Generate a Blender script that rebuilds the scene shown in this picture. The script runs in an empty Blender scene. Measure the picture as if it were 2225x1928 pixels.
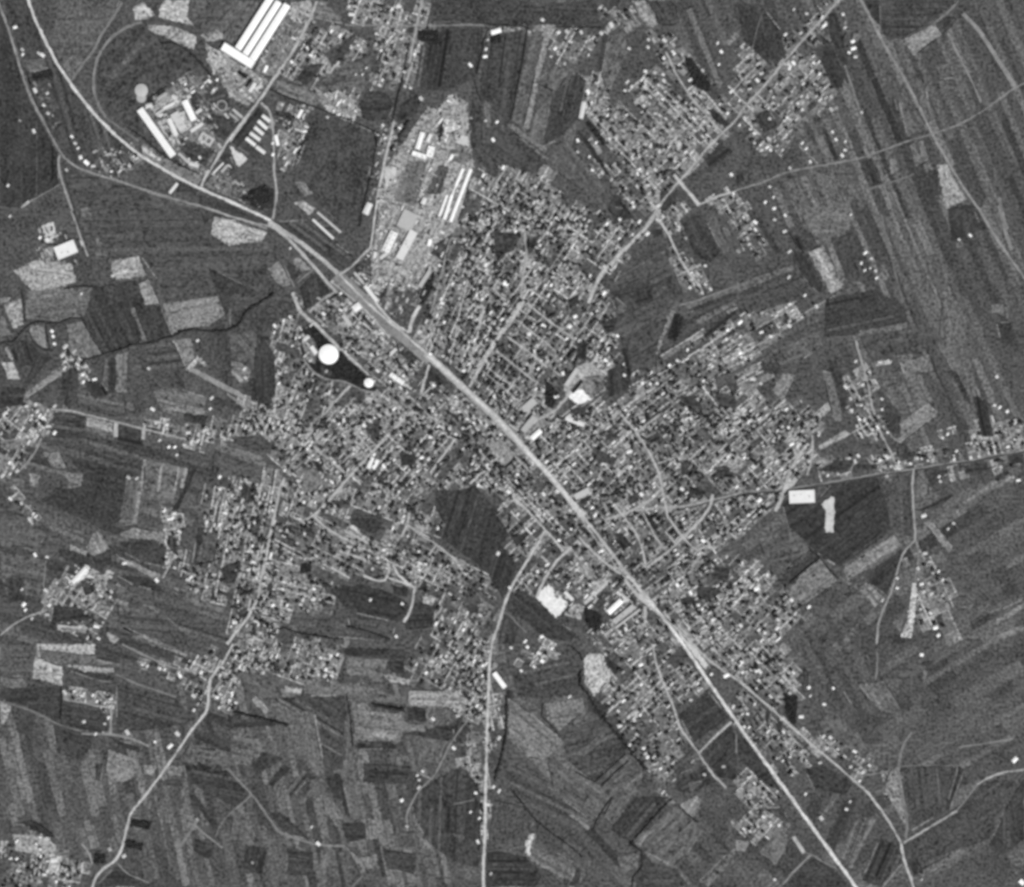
import bpy, math, random
import numpy as np
random.seed(7); rng = np.random.default_rng(7)
C = bpy.context.scene.collection
SC = bpy.context.scene
M = 2.0                      # metres on the ground per pixel of the traced survey (2225 x 1928)
W, H = 2225, 1928

# ---------------------------------------------------------------- camera
cam = bpy.data.cameras.new('camera'); co = bpy.data.objects.new('camera', cam); C.objects.link(co)
CAM_Z = 7000.0
co.location = (0, 0, CAM_Z); co.rotation_euler = (0, 0, 0)
cam.sensor_fit = 'HORIZONTAL'; cam.sensor_width = 36
cam.lens = 36 * CAM_Z / (W * M)
cam.clip_start = 10; cam.clip_end = 60000
SC.camera = co
# ---------------------------------------------------------------- sky and sun
SUN_EL = math.radians(40); SH = (-0.62, 0.78)          # shadows fall to the upper left
w = bpy.data.worlds.new('World'); SC.world = w; w.use_nodes = True
nt = w.node_tree; nt.nodes.clear()
sky = nt.nodes.new('ShaderNodeTexSky'); sky.sky_type = 'NISHITA'; sky.sun_disc = False
sky.sun_elevation = SUN_EL; sky.sun_rotation = math.atan2(-SH[0], -SH[1])
bw = nt.nodes.new('ShaderNodeRGBToBW'); bg = nt.nodes.new('ShaderNodeBackground'); out = nt.nodes.new('ShaderNodeOutputWorld')
nt.links.new(sky.outputs[0], bw.inputs[0]); nt.links.new(bw.outputs[0], bg.inputs[0]); nt.links.new(bg.outputs[0], out.inputs[0])
bg.inputs[1].default_value = 0.09
sl = bpy.data.lights.new('sun', 'SUN'); sl.energy = 4.3; sl.angle = math.radians(0.5); sl.color = (1, 1, 1)
so = bpy.data.objects.new('sun', sl); C.objects.link(so)
n = math.hypot(*SH)
from mathutils import Vector
d = Vector((SH[0]/n*math.cos(SUN_EL), SH[1]/n*math.cos(SUN_EL), -math.sin(SUN_EL)))
so.rotation_euler = d.to_track_quat('-Z', 'Y').to_euler(); so.location = (0, 0, 500)
SC.view_settings.view_transform = 'Standard'; SC.view_settings.look = 'None'
SC.view_settings.exposure = 0.08; SC.view_settings.gamma = 1
SC.render.engine = 'CYCLES'
SC.cycles.filter_width = 3.5; SC.cycles.max_bounces = 3; SC.cycles.diffuse_bounces = 2

# ---------------------------------------------------------------- helpers
S1, S2, S3 = 2068/600, 2068/625, 2036/600
TL = {'F': (0, 0, 2068/2225)}
for r, (oy, sa, sb) in {'A': (0, S1, S2), 'B': (450, S1, S2), 'C': (900, S1, S2), 'D': (1400, S3, S2)}.items():
    for c, ox in ((1, 0), (2, 500), (3, 1000)): TL[r+str(c)] = (ox, oy, sa)
    TL[r+'4'] = (1600, oy, sb)
TL['P'] = (0, 0, 1.0)
def pts(s, t='F'):
    o = []
    for k in s.split():
        if k in TL: t = k; continue
        x, y = k.split(',')[:2]; ox, oy, sc = TL[t]
        o.append((ox+float(x)/sc, oy+float(y)/sc))
    return o
def wx(p, z=0.0): return ((p[0]-W/2)*M, (H/2-p[1])*M, z)
def lin(g):
    g = g/255.0
    return g/12.92 if g < .04045 else ((g+.055)/1.055)**2.4
def col(g): v = lin(g); return (v, v, v, 1)
def props(o, label=None, cat=None, group=None, kind=None):
    if label: o['label'] = label
    if cat: o['category'] = cat
    if group: o['group'] = group
    if kind: o['kind'] = kind
    return o
def mesh_obj(name, V, F, mat, parent=None, g=None, tone=None, smooth=False):
    me = bpy.data.meshes.new(name); me.from_pydata(V, [], F); me.update()
    if tone is not None:
        a = me.attributes.new('tone', 'FLOAT', 'FACE'); a.data.foreach_set('value', np.asarray(tone, dtype=np.float32))
    if mat: me.materials.append(mat)
    o = bpy.data.objects.new(name, me); C.objects.link(o)
    if parent: o.parent = parent
    if g is not None: o.color = col(g)
    return o
def fast_mesh(name, V, F, tone, mat):
    """V (n,3) array, F (m,k) array of equal-sided faces."""
    V = np.asarray(V, np.float32); F = np.asarray(F, np.int32); m, k = F.shape
    me = bpy.data.meshes.new(name)
    me.vertices.add(len(V)); me.vertices.foreach_set('co', V.ravel())
    me.loops.add(m*k); me.loops.foreach_set('vertex_index', F.ravel())
    me.polygons.add(m); me.polygons.foreach_set('loop_start', np.arange(0, m*k, k, dtype=np.int32))
    me.update(calc_edges=True)
    if tone is not None:
        a = me.attributes.new('tone', 'FLOAT', 'FACE'); a.data.foreach_set('value', np.asarray(tone, np.float32))
    me.materials.append(mat)
    o = bpy.data.objects.new(name, me); C.objects.link(o); return o

def material(name, source, layers, rough=0.9, const=80, spec=0.1, bump=0):
    """tone from object colour ('obj'), face attribute ('attr') or a constant, times noise layers."""
    m = bpy.data.materials.new(name); m.use_nodes = True; t = m.node_tree; N = t.nodes; L = t.links
    N.clear(); o = N.new('ShaderNodeOutputMaterial'); b = N.new('ShaderNodeBsdfPrincipled'); L.new(b.outputs[0], o.inputs[0])
    b.inputs['Roughness'].default_value = rough; b.inputs['Specular IOR Level'].default_value = spec
    if source == 'obj':
        oi = N.new('ShaderNodeObjectInfo'); sp = N.new('ShaderNodeSeparateColor'); L.new(oi.outputs['Color'], sp.inputs[0]); cur = sp.outputs[0]
    elif source == 'attr':
        at = N.new('ShaderNodeAttribute'); at.attribute_name = 'tone'; cur = at.outputs['Fac']
    else:
        v = N.new('ShaderNodeValue'); v.outputs[0].default_value = lin(const); cur = v.outputs[0]
    tc = N.new('ShaderNodeTexCoord'); ri = N.new('ShaderNodeObjectInfo')
    off = N.new('ShaderNodeMath'); off.operation = 'MULTIPLY'; L.new(ri.outputs['Random'], off.inputs[0]); off.inputs[1].default_value = 3000 if source == 'obj' else 0
    va = N.new('ShaderNodeVectorMath'); va.operation = 'ADD'; L.new(tc.outputs['Object'], va.inputs[0]); L.new(off.outputs[0], va.inputs[1])
    total = None
    for (sx, sy, detail, amp) in layers:
        mp = N.new('ShaderNodeMapping'); mp.inputs['Scale'].default_value = (sx, sy, (sx*sy)**.5); L.new(va.outputs[0], mp.inputs[0])
        nz = N.new('ShaderNodeTexNoise'); nz.inputs['Scale'].default_value = 1; nz.inputs['Detail'].default_value = detail; L.new(mp.outputs[0], nz.inputs[0])
        f = N.new('ShaderNodeMath'); f.operation = 'MULTIPLY_ADD'; L.new(nz.outputs[0], f.inputs[0]); f.inputs[1].default_value = amp; f.inputs[2].default_value = -amp/2
        if total is None: total = f.outputs[0]
        else:
            s = N.new('ShaderNodeMath'); s.operation = 'ADD'; L.new(total, s.inputs[0]); L.new(f.outputs[0], s.inputs[1]); total = s.outputs[0]
    if total is not None:
        p = N.new('ShaderNodeMath'); p.operation = 'ADD'; L.new(total, p.inputs[0]); p.inputs[1].default_value = 1
        q = N.new('ShaderNodeMath'); q.operation = 'MULTIPLY'; L.new(p.outputs[0], q.inputs[0]); L.new(cur, q.inputs[1])
        mx = N.new('ShaderNodeMath'); mx.operation = 'MAXIMUM'; L.new(q.outputs[0], mx.inputs[0]); mx.inputs[1].default_value = 0.012
        mi = N.new('ShaderNodeMath'); mi.operation = 'MINIMUM'; L.new(mx.outputs[0], mi.inputs[0]); mi.inputs[1].default_value = 0.93
        cur = mi.outputs[0]
    cb = N.new('ShaderNodeCombineColor')
    for i in range(3): L.new(cur, cb.inputs[i])
    L.new(cb.outputs[0], b.inputs['Base Color'])
    return m
GR = (0.085, 0.085, 2, 3.4)      # fine mottle, a few metres
LAND = material('farmland_soil', 'obj', [(0.0035, 0.06, 2, 0.95), GR, (0.014, 0.014, 4, 1.2), (0.05,0.05,2,1.0)])
PALE = material('bare_earth', 'obj', [(0.1, 0.1, 2, 0.9), (0.02, 0.02, 2, 0.4)])
LANDA = material('garden_soil', 'attr', [GR, (0.017, 0.017, 3, 0.6), (0.06,0.06,2,0.9)])
BASE = material('meadow', 'const', [GR, (0.01, 0.01, 4, 1.3), (0.05,0.05,2,1.0)], const=76)
ROAD = material('pale_road', 'obj', [(0.12,0.12,2,1.5), (0.02, 0.02, 3, 1.1)])
ROOF = material('roof', 'obj', [(0.4, 0.4, 1, 0.35), (0.08,0.08,2,0.25)], rough=0.7)
ROOFA = material('roof_mixed', 'attr', [(0.3, 0.3, 1, 0.5)], rough=0.7)
WALL = material('plaster_wall', 'const', [(0.5, 0.5, 1, 0.3)], const=135)
DARK = material('dark_gutter', 'const', [(0.3, 0.3, 1, 0.3)], const=120)
LEAF = material('foliage', 'attr', [(0.25, 0.25, 2, 1.1)], rough=0.8)
BARK = material('bark', 'const', [(0.9, 0.9, 1, 0.3)], const=60)

# occupancy raster (1 = field, road or big building: no scattered gardens there)
MASK = np.zeros((H, W), bool); KEEP = np.zeros((H, W), bool)
def raster(poly, A, val=True):
    p = np.array(poly); y0 = max(0, int(p[:, 1].min())); y1 = min(H-1, int(p[:, 1].max()))
    for y in range(y0, y1+1):
        xs = []; yy = y+.5
        for i in range(len(p)):
            a, b = p[i-1], p[i]
            if (a[1] <= yy) != (b[1] <= yy): xs.append(a[0]+(yy-a[1])*(b[0]-a[0])/(b[1]-a[1]))
        xs.sort()
        for i in range(0, len(xs)-1, 2): A[y, max(0, int(xs[i])):max(0, min(W, int(xs[i+1])+1))] = val
def free(x, y):
    xi, yi = int(x), int(y)
    return not (0 <= xi < W and 0 <= yi < H and MASK[yi, xi])
LEVEL = np.zeros((H, W), np.int16)
def layer(poly):
    """lowest free storey of the stack of thin ground sheets under this outline"""
    p = np.array(poly); x0, y0 = np.maximum(p.min(0).astype(int)-5, 0); x1 = min(W, int(p[:, 0].max())+6); y1 = min(H, int(p[:, 1].max())+6)
    if x1 <= x0 or y1 <= y0: return 1
    T = np.zeros((H, W), bool); raster(poly, T); T = T[y0:y1, x0:x1]
    for i in range(3):
        D = T.copy(); D[1:] |= T[:-1]; D[:-1] |= T[1:]; D[:, 1:] |= T[:, :-1]; D[:, :-1] |= T[:, 1:]; T = D
    S = LEVEL[y0:y1, x0:x1]; lv = int(S[T].max())+1 if T.any() else 1
    S[T] = lv; return lv
def jitter(poly, step=7, amp=1.0):
    o = []; n = len(poly)
    for i in range(n):
        a, b = poly[i], poly[(i+1) % n]; L = math.dist(a, b); k = max(1, int(L/step))
        nx, ny = (b[1]-a[1])/(L+1e-6), -(b[0]-a[0])/(L+1e-6)
        for j in range(k):
            r = random.gauss(0, amp)*(0.6 if j == 0 else 1)
            o.append((a[0]+(b[0]-a[0])*j/k+nx*r, a[1]+(b[1]-a[1])*j/k+ny*r))
    return o
FUR = [[], [], []]; FUR_N = [0]
def field(poly, g, ang=None, name='field', mask=True, amp=1.15):
    if mask: raster(poly, MASK)
    if 40 < g < 56: g += 6
    if 60 < g < 130: g -= 5
    if ang is None:
        best = 0
        for i in range(len(poly)):
            a, b = poly[i-1], poly[i]; L = math.dist(a, b)
            if L > best: best = L; ang = math.atan2(-(b[1]-a[1]), b[0]-a[0])
    q = [wx(p) for p in jitter(poly, 3.6, amp)]
    cx = sum(p[0] for p in q)/len(q); cy = sum(p[1] for p in q)/len(q)
    ca, sa = math.cos(-ang), math.sin(-ang)
    V = [((x-cx)*ca-(y-cy)*sa, (x-cx)*sa+(y-cy)*ca, 0) for x, y, _ in q]
    if g < 180 and random.random() < .85:           # plough strips and rows inside the field
        ys = [v[1] for v in V]; y = min(ys)+random.uniform(3, 14)
        while y < max(ys)-6:
            wd = random.uniform(3, 16); yc = y+wd/2; X = []
            for i in range(len(V)):
                p, q2 = V[i-1], V[i]
                if (p[1] <= yc) != (q2[1] <= yc): X.append(p[0]+(yc-p[1])*(q2[0]-p[0])/(q2[1]-p[1]))
            X.sort()
            for i in range(0, len(X)-1, 2):
                x0, x1 = X[i]+4, X[i+1]-4
                if x1-x0 > 24:
                    if random.random() < .5: x0 += random.random()*(x1-x0)*.5
                    if random.random() < .4: x1 -= random.random()*(x1-x0)*.5
                    b_ = len(FUR[0]); cr, sr = math.cos(ang), math.sin(ang)
                    for (xx, yy) in ((x0, y), (x1, y), (x1, y+wd), (x0, y+wd)):
                        FUR[0].append([cx+xx*cr-yy*sr, cy+xx*sr+yy*cr, None])
                    FUR[1].append((b_, b_+1, b_+2, b_+3)); FUR[2].append(lin(g+random.gauss(0, 9)+random.choice((-8, 8))))
            y += wd+random.uniform(3, 26)
    if g < 180:
        for i in range(len(poly)):                     # dark overgrown balks and light field paths along some edges
            p, q2 = poly[i-1], poly[i]; L = math.dist(p, q2); rr = random.random()
            if L > 22 and rr < .5:
                t0, t1 = sorted((random.uniform(0, .4), random.uniform(.6, 1))); wv = random.uniform(.7, 1.7); nx, ny = -(q2[1]-p[1])/L*wv, (q2[0]-p[0])/L*wv
                P0 = (p[0]+(q2[0]-p[0])*t0, p[1]+(q2[1]-p[1])*t0); P1 = (p[0]+(q2[0]-p[0])*t1, p[1]+(q2[1]-p[1])*t1); b_ = len(FUR[0])
                for (xx, yy) in ((P0[0]-nx, P0[1]-ny), (P1[0]-nx, P1[1]-ny), (P1[0]+nx, P1[1]+ny), (P0[0]+nx, P0[1]+ny)):
                    X_, Y_, _ = wx((xx, yy)); FUR[0].append([X_, Y_, None])
                FUR[1].append((b_+3, b_+2, b_+1, b_) if False else (b_, b_+1, b_+2, b_+3)); FUR[2].append(lin(random.uniform(44, 62) if rr < .32 else random.uniform(108, 132)))
    fb = len(FUR[0])
    o = mesh_obj(name, V, [list(range(len(V)))], PALE if g >= 180 else LAND, g=g); zz = .40+.02*layer(poly)
    for i in range(FUR_N[0], fb): FUR[0][i][2] = zz+.004+.003*((i//4)%4)
    FUR_N[0] = fb
    o.location = (cx, cy, zz); o.rotation_euler = (0, 0, ang)
    return props(o, kind='structure')
def strip(line, w0, w1=None, jit=0.5, step=8):
    """left and right borders of a band along a polyline, in survey pixels"""
    if w1 is None: w1 = w0
    P = []
    for i in range(len(line)-1):
        a, b = line[i], line[i+1]; k = max(1, int(math.dist(a, b)/step))
        for j in range(k): P.append((a[0]+(b[0]-a[0])*j/k, a[1]+(b[1]-a[1])*j/k))
    P.append(line[-1])
    if len(P) > 4:          # round the corners
        for _ in range(2):
            P = [P[0]]+[((P[i-1][0]+2*P[i][0]+P[i+1][0])/4, (P[i-1][1]+2*P[i][1]+P[i+1][1])/4) for i in range(1, len(P)-1)]+[P[-1]]
    Lf, Rt = [], []; n = len(P)
    for i, p in enumerate(P):
        a = P[max(0, i-1)]; b = P[min(n-1, i+1)]; L = math.dist(a, b)+1e-6
        nx, ny = -(b[1]-a[1])/L, (b[0]-a[0])/L; ww = (w0+(w1-w0)*i/max(1, n-1))/2
        l = ww+random.gauss(0, jit); r = ww+random.gauss(0, jit)
        Lf.append((p[0]+nx*l, p[1]+ny*l)); Rt.append((p[0]-nx*r, p[1]-ny*r))
    return Lf, Rt
def road(s, w0, g, w1=None, name='road', jit=0.6):
    line = pts(s); g = g+16 if g > 128 else g+5; w0 *= .9 if w0 > 4.5 else 1; Lf, Rt = strip(line, w0, w1, jit)
    Lm, Rm = strip(line, w0+2.5, None, 0); raster(Lm+Rm[::-1], MASK); raster(Lf+Rt[::-1], KEEP)
    zz = .40+.02*layer(Lf+Rt[::-1]); n = len(Lf)
    V = [wx(p, zz) for p in Lf]+[wx(p, zz) for p in Rt]
    F = [(i, n+i, n+i+1, i+1) for i in range(n-1)]
    return props(mesh_obj(name, V, F, ROAD, g=g), kind='structure')
# ---------------------------------------------------------------- ground sheet
g_ = fast_mesh('ground', [(-14000, -14000, 0), (14000, -14000, 0), (14000, 14000, 0), (-14000, 14000, 0)], [(0, 1, 2, 3)], None, BASE)
props(g_, kind='structure')

# ---------------------------------------------------------------- parcelled farmland under the traced fields
def inside(p, poly):
    c = False
    for i in range(len(poly)):
        a, b = poly[i-1], poly[i]
        if (a[1] > p[1]) != (b[1] > p[1]) and p[0] < (b[0]-a[0])*(p[1]-a[1])/(b[1]-a[1])+a[0]: c = not c
    return c
def farmland(s, dx, dy, wr, lr, g0, g1, skip=0.25, z=0.1):
    poly = pts(s); L = math.hypot(dx, dy); ux, uy = dx/L, dy/L; vx, vy = -uy, ux
    us = [p[0]*ux+p[1]*uy for p in poly]; vs = [p[0]*vx+p[1]*vy for p in poly]
    V, F, T = [], [], []; v = min(vs)
    while v < max(vs):
        wd = random.uniform(*wr); u = min(us)-random.uniform(0, 100); gg = random.uniform(g0, g1)
        while u < max(us):
            ln = random.uniform(*lr); gg = .45*gg+.55*random.uniform(g0, g1)
            cu, cv = u+ln/2, v+wd/2
            if random.random() > skip and inside((cu*ux+cv*vx, cu*uy+cv*vy), poly):
                sk = random.uniform(-.08, .08)*ln
                q = [(u+1, v+.6), (u+ln-1, v+.6+sk*.3), (u+ln-1, v+wd-.6+sk*.3), (u+1, v+wd-.6)]
                q = jitter([(a*ux+b*vx, a*uy+b*vy) for a, b in q], 10, .8)
                F.append(list(range(len(V), len(V)+len(q)))); zq = z*.25+random.uniform(.01, .04); V += [wx(p, zq) for p in q]; T.append(lin(gg-7))
            u += ln
        v += wd
    props(mesh_obj('farmland', V, F, LANDA, tone=T), kind='structure')
farmland('1320,0 2068,0 2068,930 1760,900 1660,560 1560,440 1640,260 1480,90 1400,150', .42, 1, (5, 20), (60, 300), 50, 132, .08)
farmland('1700,1050 2068,960 2068,1792 1640,1792 1760,1560 1600,1330 1640,1200', 1, -.6, (12, 34), (40, 120), 58, 118, .2, .12)
farmland('1020,1400 1180,1420 1440,1580 1700,1792 1000,1792', 1, 1.05, (10, 34), (50, 150), 56, 116, .15, .14)
farmland('0,1400 450,1420 420,1500 220,1750 0,1640', .25, 1, (6, 20), (30, 100), 54, 132, .1, .16)
farmland('460,1400 860,1370 960,1500 960,1792 250,1792 300,1620 420,1480', .22, 1, (6, 22), (30, 110), 54, 132, .1, .18)
farmland('0,850 520,800 520,930 400,960 380,1200 480,1260 420,1360 0,1340', 1, .3, (5, 17), (40, 150), 54, 118, .1, .2)
farmland('0,480 180,500 330,700 520,640 560,800 0,830', .3, 1, (9, 26), (60, 130), 66, 92, .3, .22)
farmland('880,0 1290,0 1280,100 1180,150 1160,300 960,240 880,60', .2, -1, (7, 22), (60, 190), 62, 106, .2, .24)
farmland('1500,1060 1700,1050 1800,1280 1640,1330', 1, -.8, (10, 28), (50, 140), 64, 116, .15, .28)
farmland('1640,1180 1760,1140 1780,1400 1740,1560 1560,1330', .5, 1, (8, 22), (40, 120), 64, 104, .2, .30)
farmland('1380,600 1640,520 1660,700 1420,760', 1, -.45, (5, 12), (80, 230), 64, 106, .1, .26)

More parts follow.
